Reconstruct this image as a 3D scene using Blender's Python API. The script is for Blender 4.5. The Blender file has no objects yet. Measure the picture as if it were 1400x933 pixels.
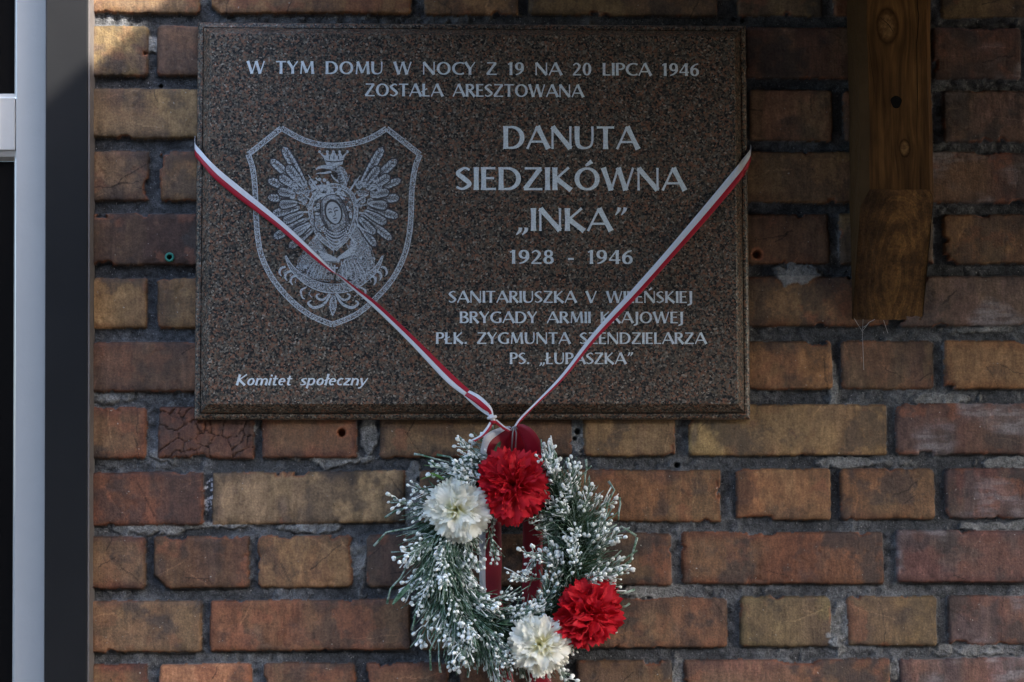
import bpy, bmesh, math, random
import numpy as np
from mathutils import Vector, Matrix, Euler

random.seed(7)
RNG = np.random.default_rng(11)
R = math.radians
SC = bpy.context.scene
COL = SC.collection

# ------------------------------------------------------------------ camera
CAM_P = np.array([-5.70154165e-02, -2.63641323, -1.02160352e-01])
YAW, PITCH, ROLL = 3.97322836e-02, 7.48872903e-02, -2.42844232e-03
FPX = 75 / 36 * 1400


def cam_axes():
    cy, sy, cp, sp = math.cos(YAW), math.sin(YAW), math.cos(PITCH), math.sin(PITCH)
    cr, sr = math.cos(ROLL), math.sin(ROLL)
    fwd = np.array([sy * cp, cy * cp, sp])
    right = np.array([cy, -sy, 0.0])
    up = np.cross(right, fwd)
    return cr * right + sr * up, -sr * right + cr * up, fwd


CR, CU, CF = cam_axes()


def U(px, py, y=0.0):
    """survey point (photo pixel) -> point on the upright plane at depth y"""
    d = CF + CR * (px - 700) / FPX - CU * (py - 466.5) / FPX
    t = (y - CAM_P[1]) / d[1]
    return Vector(CAM_P + d * t)


cam = bpy.data.cameras.new("camera")
cam.lens = 75
cam.sensor_width = 36
cam.clip_end = 500
camo = bpy.data.objects.new("camera", cam)
COL.objects.link(camo)
m = Matrix.Identity(4)
for i in range(3):
    m[i][0], m[i][1], m[i][2], m[i][3] = CR[i], CU[i], -CF[i], CAM_P[i]
camo.matrix_world = m
SC.camera = camo

# ------------------------------------------------------------------ light
SUN_FROM = Vector((0.60, -0.55, 0.58)).normalized()     # sun stands to the right, in front of the wall
W = bpy.data.worlds.new("World")
SC.world = W
W.use_nodes = True
wn = W.node_tree.nodes
sky = wn.new("ShaderNodeTexSky")
sky.sky_type = 'NISHITA'
sky.sun_disc = False
sky.sun_elevation = math.asin(SUN_FROM.z)
sky.sun_rotation = math.atan2(SUN_FROM.x, SUN_FROM.y)
sky.air_density = 1.0
sky.dust_density = 2.0
bg = wn["Background"]
W.node_tree.links.new(sky.outputs[0], bg.inputs[0])
bg.inputs[1].default_value = 0.11
sl = bpy.data.lights.new("sun", 'SUN')
sl.energy = 2.0
sl.angle = R(2.6)
sl.color = (1.0, 0.95, 0.87)
so = bpy.data.objects.new("sun", sl)
COL.objects.link(so)
so.rotation_euler = SUN_FROM.to_track_quat('Z', 'Y').to_euler()

SC.view_settings.view_transform = 'Standard'
SC.view_settings.look = 'None'
SC.view_settings.exposure = 3.05
SC.view_settings.gamma = 1
SC.view_settings.use_curve_mapping = False
SC.render.engine = 'CYCLES'
SC.cycles.use_denoising = True
SC.cycles.max_bounces = 6
SC.cycles.transparent_max_bounces = 16
SC.cycles.caustics_reflective = False
SC.cycles.caustics_refractive = False


# ------------------------------------------------------------------ helpers
def tag(o, label=None, cat=None, group=None, kind=None):
    if label: o['label'] = label
    if cat: o['category'] = cat
    if group: o['group'] = group
    if kind: o['kind'] = kind
    return o


def empty(name, loc=(0, 0, 0)):
    o = bpy.data.objects.new(name, None)
    o.location = loc
    o.empty_display_size = 0.02
    COL.objects.link(o)
    return o


class MB:
    """collects geometry that becomes one mesh object"""

    def __init__(s):
        s.v, s.f, s.mi, s.sm = [], [], [], []

    def add(s, verts, faces, mi=0, smooth=False):
        b = len(s.v)
        s.v += [tuple(p) for p in verts]
        for f in faces:
            s.f.append(tuple(b + i for i in f))
            s.mi.append(mi)
            s.sm.append(smooth)

    def box(s, lo, hi, mi=0):
        x0, y0, z0 = lo
        x1, y1, z1 = hi
        s.add([(x0, y0, z0), (x1, y0, z0), (x1, y1, z0), (x0, y1, z0), (x0, y0, z1), (x1, y0, z1), (x1, y1, z1), (x0, y1, z1)],
              [(0, 3, 2, 1), (4, 5, 6, 7), (0, 1, 5, 4), (1, 2, 6, 5), (2, 3, 7, 6), (3, 0, 4, 7)], mi)

    def tube(s, pts, rad, n=6, mi=0, cap=True):
        pts = [Vector(p) for p in pts]
        k = len(pts)
        rad = rad if hasattr(rad, '__len__') else [rad] * k
        vs, fs = [], []
        prev = None
        for i, p in enumerate(pts):
            t = (pts[min(i + 1, k - 1)] - pts[max(i - 1, 0)])
            if t.length < 1e-9: t = Vector((0, 0, 1))
            t.normalize()
            a = prev - t * prev.dot(t) if prev is not None else t.orthogonal()
            if a.length < 1e-6: a = t.orthogonal()
            a.normalize()
            prev = a
            b = t.cross(a)
            for j in range(n):
                w = 2 * math.pi * j / n
                vs.append(p + (a * math.cos(w) + b * math.sin(w)) * rad[i])
        for i in range(k - 1):
            for j in range(n):
                fs.append((i * n + j, i * n + (j + 1) % n, (i + 1) * n + (j + 1) % n, (i + 1) * n + j))
        if cap:
            fs.append(tuple(range(n - 1, -1, -1)))
            fs.append(tuple((k - 1) * n + j for j in range(n)))
        s.add(vs, fs, mi, True)

    def build(s, name, mats, parent=None):
        me = bpy.data.meshes.new(name)
        me.from_pydata(s.v, [], s.f)
        for mt in (mats if isinstance(mats, (list, tuple)) else [mats]): me.materials.append(mt)
        me.polygons.foreach_set('material_index', s.mi)
        me.polygons.foreach_set('use_smooth', s.sm)
        me.update()
        o = bpy.data.objects.new(name, me)
        COL.objects.link(o)
        if parent is not None: o.parent = parent
        return o


def bevel(o, w, seg=2):
    md = o.modifiers.new("edge", 'BEVEL')
    md.width = w
    md.segments = seg
    md.limit_method = 'ANGLE'
    return o


class NT:
    def __init__(s, name):
        s.m = bpy.data.materials.new(name)
        s.m.use_nodes = True
        s.t = s.m.node_tree
        s.b = s.t.nodes["Principled BSDF"]
        s.out = s.t.nodes["Material Output"]
        s._co = None

    def n(s, typ, **kw):
        nd = s.t.nodes.new("ShaderNode" + typ)
        for k, v in kw.items(): setattr(nd, k, v)
        return nd

    def l(s, a, b):
        s.t.links.new(a, b)

    def co(s):
        if s._co is None: s._co = s.n("TexCoord").outputs["Object"]
        return s._co

    def setin(s, nd, i, v):
        if isinstance(v, bpy.types.NodeSocket):
            s.l(v, nd.inputs[i])
        else:
            nd.inputs[i].default_value = v

    def map(s, scale=(1, 1, 1), loc=(0, 0, 0), rot=(0, 0, 0), vec=None):
        mp = s.n("Mapping")
        mp.inputs["Scale"].default_value = scale
        mp.inputs["Location"].default_value = loc
        mp.inputs["Rotation"].default_value = rot
        s.l(vec or s.co(), mp.inputs[0])
        return mp.outputs[0]

    def noise(s, scale, detail=4, rough=0.55, vec=None, dist=0.0):
        nd = s.n("TexNoise")
        nd.inputs["Scale"].default_value = scale
        nd.inputs["Detail"].default_value = detail
        nd.inputs["Roughness"].default_value = rough
        nd.inputs["Distortion"].default_value = dist
        s.l(vec or s.co(), nd.inputs["Vector"])
        return nd.outputs["Fac"]

    def ramp(s, fac, stops, mode='LINEAR'):
        nd = s.n("ValToRGB")
        r = nd.color_ramp
        r.interpolation = mode
        while len(r.elements) < len(stops): r.elements.new(0.5)
        for e, (p, c) in zip(r.elements, stops):
            e.position = p
            e.color = (*c, 1) if len(c) == 3 else c
        s.l(fac, nd.inputs[0])
        return nd.outputs[0]

    def gr(s, fac, a, b):
        return s.ramp(fac, [(a, (0, 0, 0)), (b, (1, 1, 1))])

    def mix(s, fac, a, b, mode='MIX'):
        nd = s.n("MixRGB", blend_type=mode)
        s.setin(nd, 0, fac)
        s.setin(nd, 1, a if isinstance(a, bpy.types.NodeSocket) else (*a, 1))
        s.setin(nd, 2, b if isinstance(b, bpy.types.NodeSocket) else (*b, 1))
        return nd.outputs[0]

    def math(s, op, a, b=0.0, c=None):
        nd = s.n("Math", operation=op)
        s.setin(nd, 0, a)
        s.setin(nd, 1, b)
        if c is not None: s.setin(nd, 2, c)
        return nd.outputs[0]

    def bump(s, h, dist, strength=1.0):
        nd = s.n("Bump")
        nd.inputs["Distance"].default_value = dist
        nd.inputs["Strength"].default_value = strength
        s.l(h, nd.inputs["Height"])
        s.l(nd.outputs[0], s.b.inputs["Normal"])
        return nd

    def base(s, c, rough=0.6, spec=0.4, metal=0.0):
        s.setin(s.b, "Base Color", c if isinstance(c, bpy.types.NodeSocket) else (*c, 1))
        s.setin(s.b, "Roughness", rough)
        s.setin(s.b, "Specular IOR Level", spec)
        s.setin(s.b, "Metallic", metal)
        return s.m


def noisy(name, c, var=0.15, scale=60, rough=0.6, spec=0.4, bump=0.0, bscale=300, metal=0.0):
    t = NT(name)
    f = t.noise(scale, 5)
    lo = tuple(x * (1 - var) for x in c)
    hi = tuple(min(1, x * (1 + var)) for x in c)
    t.base(t.mix(f, lo, hi), rough, spec, metal)
    if bump: t.bump(t.noise(bscale, 3), bump)
    return t.m


# ------------------------------------------------------------------ materials
def mat_brick():
    t = NT("fired_brick")
    a = t.n("Attribute", attribute_name="tint").outputs["Color"]
    fine = t.noise(420, 4, 0.65)
    drag = t.noise(1, 4, 0.6, t.map((380, 380, 38)))
    dragh = t.noise(1, 4, 0.6, t.map((45, 45, 420), loc=(3, 1, 7)))
    c = t.mix(t.gr(fine, 0.34, 0.66), (0.72, 0.70, 0.70), (1.22, 1.22, 1.2))
    c2 = t.mix(t.gr(drag, 0.3, 0.7), (0.89, 0.88, 0.88), (1.09, 1.09, 1.08))
    c3 = t.mix(t.gr(dragh, 0.3, 0.7), (0.95, 0.94, 0.94), (1.04, 1.04, 1.04))
    col = t.mix(1, t.mix(1, t.mix(1, a, c, 'MULTIPLY'), c2, 'MULTIPLY'), c3, 'MULTIPLY')
    blot = t.noise(75, 6, 0.72, t.map(loc=(2, 6, 4)))
    col = t.mix(1, col, t.mix(t.gr(blot, 0.32, 0.68), (0.70, 0.68, 0.67), (1.30, 1.28, 1.25)), 'MULTIPLY')
    pits = t.gr(t.noise(300, 3, 0.5, t.map(loc=(5, 2, 9))), 0.70, 0.76)
    col = t.mix(t.math('MULTIPLY', pits, 0.6), col, (0.02, 0.016, 0.014))
    specks = t.gr(t.noise(230, 2, 0.5, t.map(loc=(1, 8, 3))), 0.73, 0.77)
    col = t.mix(t.math('MULTIPLY', specks, 0.55), col, (0.42, 0.4, 0.36))
    t.base(col, 0.72, 0.32)
    h = t.math('ADD', t.math('MULTIPLY', fine, 0.7), t.math('MULTIPLY', drag, 0.5))
    h = t.math('SUBTRACT', h, t.math('MULTIPLY', pits, 1.2))
    t.bump(h, 0.0012, 0.8)
    return t.m


def mat_mortar():
    t = NT("old_mortar")
    a = t.n("Attribute", attribute_name="tint").outputs["Color"]
    f = t.noise(500, 4, 0.7)
    g = t.noise(140, 4, 0.6)
    col = t.mix(1, a, t.mix(t.gr(f, 0.3, 0.7), (0.5, 0.5, 0.5), (1.5, 1.5, 1.5)), 'MULTIPLY')
    col = t.mix(1, col, t.mix(t.gr(g, 0.3, 0.7), (0.65, 0.65, 0.66), (1.3, 1.3, 1.28)), 'MULTIPLY')
    grit = t.gr(t.noise(330, 1, 0.5, t.map(loc=(4, 4, 1))), 0.70, 0.74)
    col = t.mix(t.math('MULTIPLY', grit, 0.6), col, (0.34, 0.33, 0.32))
    t.base(col, 0.92, 0.2)
    t.bump(t.math('ADD', f, t.math('MULTIPLY', g, 1.5)), 0.004, 1.0)
    return t.m


def granite_color(t):
    v1 = t.n("TexVoronoi")
    v1.inputs["Scale"].default_value = 500
    t.l(t.map((1, 1, 1)), v1.inputs["Vector"])
    v2 = t.n("TexVoronoi")
    v2.inputs["Scale"].default_value = 290
    t.l(t.map((1, 1, 1), loc=(0.3, 0.1, 0.7)), v2.inputs["Vector"])
    s1 = t.n("SeparateColor")
    t.l(v1.outputs["Color"], s1.inputs[0])
    s2 = t.n("SeparateColor")
    t.l(v2.outputs["Color"], s2.inputs[0])
    a = t.ramp(s1.outputs[0], [(0.0, (0.007, 0.008, 0.009)), (0.30, (0.030, 0.030, 0.028)), (0.50, (0.098, 0.078, 0.060)),
                               (0.68, (0.130, 0.126, 0.112)), (0.84, (0.175, 0.092, 0.060)), (0.95, (0.24, 0.225, 0.20))], 'CONSTANT')
    b = t.ramp(s2.outputs[1], [(0.0, (0.095, 0.073, 0.054)), (0.36, (0.062, 0.061, 0.054)), (0.60, (0.165, 0.084, 0.052)), (0.82, (0.018, 0.019, 0.02))], 'CONSTANT')
    k = t.gr(t.noise(300, 2, 0.5), 0.46, 0.54)
    c = t.mix(t.math('MULTIPLY', k, 0.6), a, b)
    big = t.noise(28, 3, 0.5)
    return t.mix(1, c, t.mix(big, (0.86, 0.80, 0.735), (1.24, 1.13, 1.02)), 'MULTIPLY')


def mat_granite(rough=0.42):
    t = NT("brown_granite")
    t.base(granite_color(t), t.math('ADD', t.math('MULTIPLY', t.noise(120, 3), 0.12), rough - 0.06), 0.22)
    t.bump(t.noise(600, 2), 0.0001, 0.5)
    return t.m


def mat_letter():
    t = NT("silver_letter_paint")
    f = t.noise(700, 3, 0.6)
    g = t.noise(90, 3)
    c = t.mix(t.gr(f, 0.3, 0.7), (0.44, 0.475, 0.495), (0.72, 0.775, 0.805))
    c = t.mix(1, c, t.mix(g, (0.86, 0.86, 0.86), (1.08, 1.08, 1.08)), 'MULTIPLY')
    t.base(c, 0.5, 0.4)
    t.bump(f, 0.0003, 0.6)
    return t.m


def mat_etch(name, lo, hi, c=(0.48, 0.51, 0.535)):
    """sandblasted marks: the stone shows through in fine grains"""
    t = NT(name)
    f = t.noise(1100, 2, 0.6)
    t.base(t.mix(t.noise(900, 1), tuple(x * 0.75 for x in c), c), 0.7, 0.3)
    tr = t.n("BsdfTransparent")
    mx = t.n("MixShader")
    t.l(t.gr(f, lo, hi), mx.inputs[0])
    t.l(tr.outputs[0], mx.inputs[1])
    t.l(t.b.outputs[0], mx.inputs[2])
    t.l(mx.outputs[0], t.out.inputs[0])
    return t.m


def mat_satin(name, c, rough=0.42, weave=1500, trans=0.25):
    t = NT(name)
    wv = t.noise(1, 2, 0.5, t.map((weave, weave, weave * 0.12)))
    g = t.noise(60, 3)
    col = t.mix(wv, tuple(x * 0.82 for x in c), tuple(min(1, x * 1.12) for x in c))
    col = t.mix(1, col, t.mix(g, (0.9, 0.9, 0.9), (1.06, 1.06, 1.06)), 'MULTIPLY')
    t.base(col, rough, 0.4)
    t.bump(wv, 0.0002, 0.4)
    tl = t.n("BsdfTranslucent")
    t.l(col, tl.inputs[0])
    mx = t.n("MixShader")
    mx.inputs[0].default_value = trans
    t.l(t.b.outputs[0], mx.inputs[1])
    t.l(tl.outputs[0], mx.inputs[2])
    t.l(mx.outputs[0], t.out.inputs[0])
    return t.m


def mat_petal(name, inner, outer, rough=0.6, trans=0.35, r0=0.004, r1=0.02):
    t = NT(name)
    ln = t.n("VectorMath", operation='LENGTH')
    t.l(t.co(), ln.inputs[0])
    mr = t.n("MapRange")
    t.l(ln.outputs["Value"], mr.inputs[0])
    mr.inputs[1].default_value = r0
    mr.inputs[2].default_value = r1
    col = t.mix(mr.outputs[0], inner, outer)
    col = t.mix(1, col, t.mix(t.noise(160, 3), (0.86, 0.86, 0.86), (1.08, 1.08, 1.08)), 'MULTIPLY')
    t.base(col, rough, 0.25)
    t.bump(t.noise(500, 2), 0.0003, 0.4)
    tl = t.n("BsdfTranslucent")
    t.l(col, tl.inputs[0])
    mx = t.n("MixShader")
    mx.inputs[0].default_value = trans
    t.l(t.b.outputs[0], mx.inputs[1])
    t.l(tl.outputs[0], mx.inputs[2])
    t.l(mx.outputs[0], t.out.inputs[0])
    return t.m


def mat_flocked(name, green, white, lo, hi):
    t = NT(name)
    f = t.noise(150, 4, 0.65)
    c = t.mix(t.gr(f, lo, hi), green, white)
    t.base(c, 0.75, 0.2)
    t.bump(t.noise(900, 2), 0.0005, 0.8)
    return t.m


def mat_wood():
    t = NT("dark_stained_timber")
    # grain runs along z; it bends round the two knots (object coordinates = metres from the beam's foot)
    sep = t.n("SeparateXYZ")
    t.l(t.co(), sep.inputs[0])
    x, y, z = sep.outputs
    gx = x
    rings = None
    for kx, kz, s, amp in KNOTS:
        dx = t.math('SUBTRACT', x, kx)
        dz = t.math('SUBTRACT', z, kz)
        d2 = t.math('ADD', t.math('MULTIPLY', dx, dx), t.math('MULTIPLY', t.math('MULTIPLY', dz, dz), 0.35))
        e = t.math('POWER', 2.718, t.math('DIVIDE', d2, -s * s))
        gx = t.math('SUBTRACT', gx, t.math('MULTIPLY', t.math('MULTIPLY', dx, e), amp))
        d = t.math('SQRT', d2)
        k = t.n("MapRange")
        t.l(d, k.inputs[0])
        k.inputs[1].default_value = s * 0.30
        k.inputs[2].default_value = s * 0.72
        k.inputs[3].default_value = 1
        k.inputs[4].default_value = 0
        rings = k.outputs[0] if rings is None else t.math('MAXIMUM', rings, k.outputs[0])
    cx = t.n("CombineXYZ")
    t.l(gx, cx.inputs[0])
    t.l(y, cx.inputs[1])
    t.l(t.math('MULTIPLY', z, 0.06), cx.inputs[2])
    g1 = t.noise(95, 4, 0.55, cx.outputs[0], 0.5)
    g2 = t.noise(330, 4, 0.6, cx.outputs[0])
    base = t.ramp(g1, [(0.3, (0.036, 0.017, 0.006)), (0.48, (0.095, 0.046, 0.015)), (0.70, (0.165, 0.084, 0.027))])
    col = t.mix(1, base, t.mix(t.gr(g2, 0.3, 0.7), (0.62, 0.6, 0.58), (1.22, 1.2, 1.18)), 'MULTIPLY')
    col = t.mix(1, col, t.mix(t.gr(t.noise(9, 3), 0.35, 0.65), (0.6, 0.57, 0.55), (1.12, 1.1, 1.08)), 'MULTIPLY')
    kn = t.ramp(t.noise(240, 3), [(0.35, (0.10, 0.05, 0.018)), (0.7, (0.23, 0.13, 0.05))])
    rim = t.ramp(rings, [(0.0, (1, 1, 1)), (0.12, (.8, .75, .7)), (0.35, (.28, .24, .2)), (0.6, (.6, .55, .5)), (1.0, (1, 1, 1))])
    col = t.mix(1, t.mix(rings, col, kn), rim, 'MULTIPLY')
    t.base(col, 0.78, 0.12)
    t.bump(t.math('ADD', g1, t.math('MULTIPLY', g2, 0.6)), 0.0012, 0.8)
    return t.m


def mat_endgrain():
    t = NT("sawn_end_grain")
    ln = t.n("VectorMath", operation='LENGTH')
    wv = t.noise(14, 3)
    off = t.map((1, 0.30, 0.30), loc=(-0.058, 0.02, -0.022))
    ad = t.n("VectorMath", operation='ADD')
    sc = t.n("VectorMath", operation='SCALE')
    cmb = t.n("CombineXYZ")
    t.l(wv, cmb.inputs[0])
    t.l(wv, cmb.inputs[2])
    t.l(cmb.outputs[0], sc.inputs[0])
    sc.inputs["Scale"].default_value = 0.022
    t.l(off, ad.inputs[0])
    t.l(sc.outputs[0], ad.inputs[1])
    t.l(ad.outputs[0], ln.inputs[0])
    r = t.math('SINE', t.math('MULTIPLY', ln.outputs["Value"], 820))
    g = t.noise(330, 4, 0.7)
    c = t.ramp(r, [(0.0, (0.100, 0.050, 0.017)), (0.6, (0.150, 0.078, 0.025)), (1.0, (0.122, 0.062, 0.020))])
    c = t.mix(1, c, t.mix(t.gr(g, 0.3, 0.7), (0.5, 0.5, 0.5), (1.35, 1.32, 1.3)), 'MULTIPLY')
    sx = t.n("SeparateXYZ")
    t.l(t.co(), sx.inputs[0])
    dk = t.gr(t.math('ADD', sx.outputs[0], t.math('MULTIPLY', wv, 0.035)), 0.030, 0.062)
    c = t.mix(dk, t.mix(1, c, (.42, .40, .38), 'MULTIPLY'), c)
    c = t.mix(1, c, t.mix(t.gr(t.noise(35, 4), 0.35, 0.62), (0.55, 0.52, 0.50), (1.35, 1.32, 1.25)), 'MULTIPLY')
    t.base(c, 0.8, 0.2)
    t.bump(t.math('ADD', g, t.math('MULTIPLY', r, 0.06)), 0.0014, 1.0)
    return t.m


# ------------------------------------------------------------------ ground
GZ = -1.6
t = NT("paving_concrete")
t.base(t.mix(t.noise(6, 6), (0.035, 0.034, 0.033), (0.065, 0.063, 0.06)), 0.9, 0.2)
t.bump(t.noise(120, 4), 0.003)
g = MB()
g.add([(-250, -250, GZ), (250, -250, GZ), (250, 250, GZ), (-250, 250, GZ)], [(0, 1, 2, 3)])
tag(g.build("ground", t.m), kind='structure')

# house added unseen behind the viewer, to cut off the low sky
hs = tag(empty("blocker", (0, -9.5, GZ)), "added unseen dark house front across the yard, behind the viewer", "blocker", kind='thing')
mb = MB()
mb.box((-14, -6, 0), (14, 0, 5.4))
mb.build("wall", noisy("dark_render", (.10, .09, .08), .25, 3, .9, .2), hs)
mb = MB()
mb.add([(-14.3, .3, 5.2), (14.3, .3, 5.2), (14.3, -3, 6.6), (-14.3, -3, 6.6), (-14.3, -6.3, 5.2), (14.3, -6.3, 5.2)], [(0, 1, 2, 3), (3, 2, 5, 4), (0, 3, 4), (1, 5, 2)])
mb.build("roof", noisy("roof_tiles", (.08, .045, .035), .3, 8, .9, .2), hs)
for k in range(6):
    mb = MB()
    mb.box((-12 + k * 4.4, .002, 1.0), (-10.8 + k * 4.4, .03, 2.5))
    mb.build("window", noisy("window_dark", (.03, .03, .035), .2, 3, .2, .4), hs)

# ------------------------------------------------------------------ brick wall
LAT = RNG.random((4, 256, 256))


def vnoise(x, z, k=0):
    ix = np.floor(x).astype(np.int64)
    iz = np.floor(z).astype(np.int64)
    fx, fz = x - ix, z - iz
    fx = fx * fx * (3 - 2 * fx)
    fz = fz * fz * (3 - 2 * fz)
    L = LAT[k % 4]
    a, b = L[ix & 255, iz & 255], L[(ix + 1) & 255, iz & 255]
    c, d = L[ix & 255, (iz + 1) & 255], L[(ix + 1) & 255, (iz + 1) & 255]
    return (a + (b - a) * fx) * (1 - fz) + (c + (d - c) * fx) * fz


def fbm(x, z, s, octv=4, k=0, sx=1.0, sz=1.0, gain=0.55):
    out, amp, tot = 0, 1.0, 0
    f = s
    for o in range(octv):
        out = out + amp * vnoise(x * f * sx + 17.3 * o + 5.1 * k + 100, z * f * sz + 9.7 * o + 3.3 * k + 100, k + o)
        tot += amp
        amp *= gain
        f *= 2.03
    return out / tot


def sst(a, b, x):
    q = np.clip((x - a) / (b - a), 0, 1)
    return q * q * (3 - 2 * q)


PAL = {  # fired-clay colours: body, second tone
    'tan': ((.215, .128, .062), (.140, .078, .046)),
    'ora': ((.195, .098, .047), (.135, .068, .040)),
    'oli': ((.158, .112, .060), (.095, .068, .048)),
    'bro': ((.140, .076, .046), (.085, .053, .040)),
    'red': ((.165, .067, .040), (.100, .052, .039)),
    'pur': ((.098, .050, .044), (.078, .054, .056)),
    'yel': ((.285, .208, .098), (.150, .116, .074)),
    'sal': ((.450, .225, .125), (.380, .190, .105)),
    'dar': ((.072, .045, .036), (.105, .060, .042)),
    'mau': ((.105, .071, .063), (.140, .088, .070)),
}
# course lines in photo pixels: top/bottom at px 130, top/bottom at px 1300
COURSES = [(-51, 17, -46, 22), (35, 103, 38, 107), (121, 188, 124, 193), (207, 274, 208, 277), (293, 362, 293, 360),
           (381, 448, 378, 445), (469, 535, 467, 531), (558, 627, 553, 621), (647, 718, 641, 709), (735, 805, 727, 797),
           (823, 892, 816, 882), (910, 980, 901, 968)]
BR = [
    [(95, 272, 'tan'), (290, 561, 'tan'), (581, 708, 'tan'), (723, 980, 'oli'), (1009, 1124, 'oli'), (1140, 1270, 'bro'), (1288, 1420, 'oli')],
    [(95, 201, 'oli'), (215, 330, 'dar'), (345, 620, 'bro'), (640, 760, 'bro'), (780, 1005, 'bro'), (1020, 1260, 'dar'), (1277, 1396, 'pur'), (1412, 1680, 'bro')],
    [(95, 310, 'oli'), (330, 450, 'bro'), (470, 740, 'tan'), (755, 1010, 'tan'), (1025, 1138, 'bro'), (1155, 1275, 'bro'), (1291, 1420, 'mau')],
    [(95, 202, 'bro'), (219, 345, 'ora'), (360, 630, 'bro'), (650, 920, 'bro'), (940, 1215, 'tan'), (1232, 1500, 'pur')],
    [(95, 350, 'dar'), (370, 640, 'bro'), (660, 930, 'bro'), (1000, 1134, 'bro'), (1150, 1276, 'oli'), (1291, 1420, 'tan')],
    [(95, 200, 'tan'), (215, 340, 'tan'), (355, 620, 'bro'), (640, 910, 'bro'), (930, 1215, 'ora'), (1232, 1500, 'mau')],
    [(95, 340, 'bro'), (360, 630, 'bro'), (650, 920, 'bro'), (1005, 1138, 'ora'), (1152, 1277, 'bro'), (1293, 1420, 'ora')],
    [(95, 199, 'red'), (217, 346, 'red'), (359, 487, 'red'), (520, 781, 'bro'), (799, 923, 'tan'), (942, 1213, 'yel'), (1226, 1500, 'pur')],
    [(95, 277, 'red'), (290, 553, 'oli'), (575, 695, 'dar'), (712, 985, 'ora'), (1008, 1136, 'ora'), (1151, 1278, 'ora'), (1294, 1420, 'pur')],
    [(95, 198, 'red'), (211, 340, 'bro'), (353, 480, 'tan'), (502, 628, 'dar'), (645, 772, 'bro'), (790, 918, 'bro'), (933, 1208, 'red'), (1227, 1500, 'pur')],
    [(95, 275, 'bro'), (288, 560, 'red'), (577, 698, 'bro'), (714, 995, 'bro'), (1013, 1135, 'oli'), (1160, 1281, 'oli'), (1298, 1420, 'pur')],
    [(95, 201, 'red'), (217, 344, 'sal'), (360, 485, 'bro'), (501, 612, 'red'), (630, 770, 'bro'), (790, 918, 'bro'), (936, 1217, 'red'), (1232, 1500, 'pur')],
]
bricks = []      # x0, x1, z0 (left bottom), z1 (left top), slope, kind, seed


def zline(py_l, py_r):
    a, b = U(130, py_l), U(1300, py_r)
    return a, (b.z - a.z) / (b.x - a.x)


rb = random.Random(5)
KINDS_ = ['bro', 'red', 'tan', 'ora', 'pur', 'dar', 'oli', 'mau']
levels = []
for ci, (tl, bl, tr, br) in enumerate(COURSES):
    at, st = zline(tl, tr)
    ab, sb = zline(bl, br)
    levels.append((at, st, ab, sb))
    my = (tl + bl) / 2
    last = 0
    for (x0, x1, k) in BR[ci]:
        xa, xb = U(x0, my).x, U(x1, my).x
        bricks.append((xa, xb, ab.z + sb * (xa - ab.x), at.z + st * (xa - at.x), (st + sb) / 2, k))
        last = xb
    x = last + 0.014
    while x < 3.5:
        L = rb.choice([0.118, 0.247])
        bricks.append((x, x + L, ab.z + sb * 1.0, at.z + st * 1.0, 0, rb.choice(KINDS_)))
        x += L + rb.uniform(.011, .016)
    x = -1.512
    while x > -3.2:
        L = rb.choice([0.118, 0.247])
        bricks.append((x - L, x, ab.z, at.z, 0, rb.choice(KINDS_)))
        x -= L + rb.uniform(.011, .016)
zt = levels[0][0].z + 0.0165
zb = levels[-1][2].z - 0.0165
ext = []
while zt < 2.6:
    ext.append((zt, zt + 0.062))
    zt += 0.0785
while zb > GZ - 0.1:
    ext.append((zb - 0.062, zb))
    zb -= 0.0785
for i, (z0, z1) in enumerate(ext):
    for xs, xe in ((-0.50, 3.5), (-3.2, -1.512)):
        x = xs
        L = 0.118 if i % 2 else 0.247
        while x < xe:
            bricks.append((x, x + L, z0, z1, 0, rb.choice(KINDS_)))
            x += L + rb.uniform(.011, .016)
            L = rb.choice([0.118, 0.247, 0.247])

LIGHT_MORTAR = [(195, 717, 45, 17), (150, 545, 30, 12), (215, 622, 40, 16), (233, 582, 10, 28), (563, 680, 12, 42), (505, 600, 14, 34), (490, 765, 14, 40),
                (1090, 374, 32, 17), (1147, 858, 24, 52), (1190, 633, 60, 8), (905, 808, 60, 12), (300, 718, 45, 7), (1380, 632, 60, 9),
                (1350, 890, 60, 14), (1345, 450, 70, 12), (210, 60, 40, 8), (790, 605, 16, 30), (345, 580, 8, 26), (1350, 720, 60, 8), (410, 722, 40, 7),
                (925, 920, 12, 22), (1140, 540, 8, 50), (480, 628, 55, 12), (1225, 912, 9, 20), (1280, 545, 60, 10)]


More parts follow.
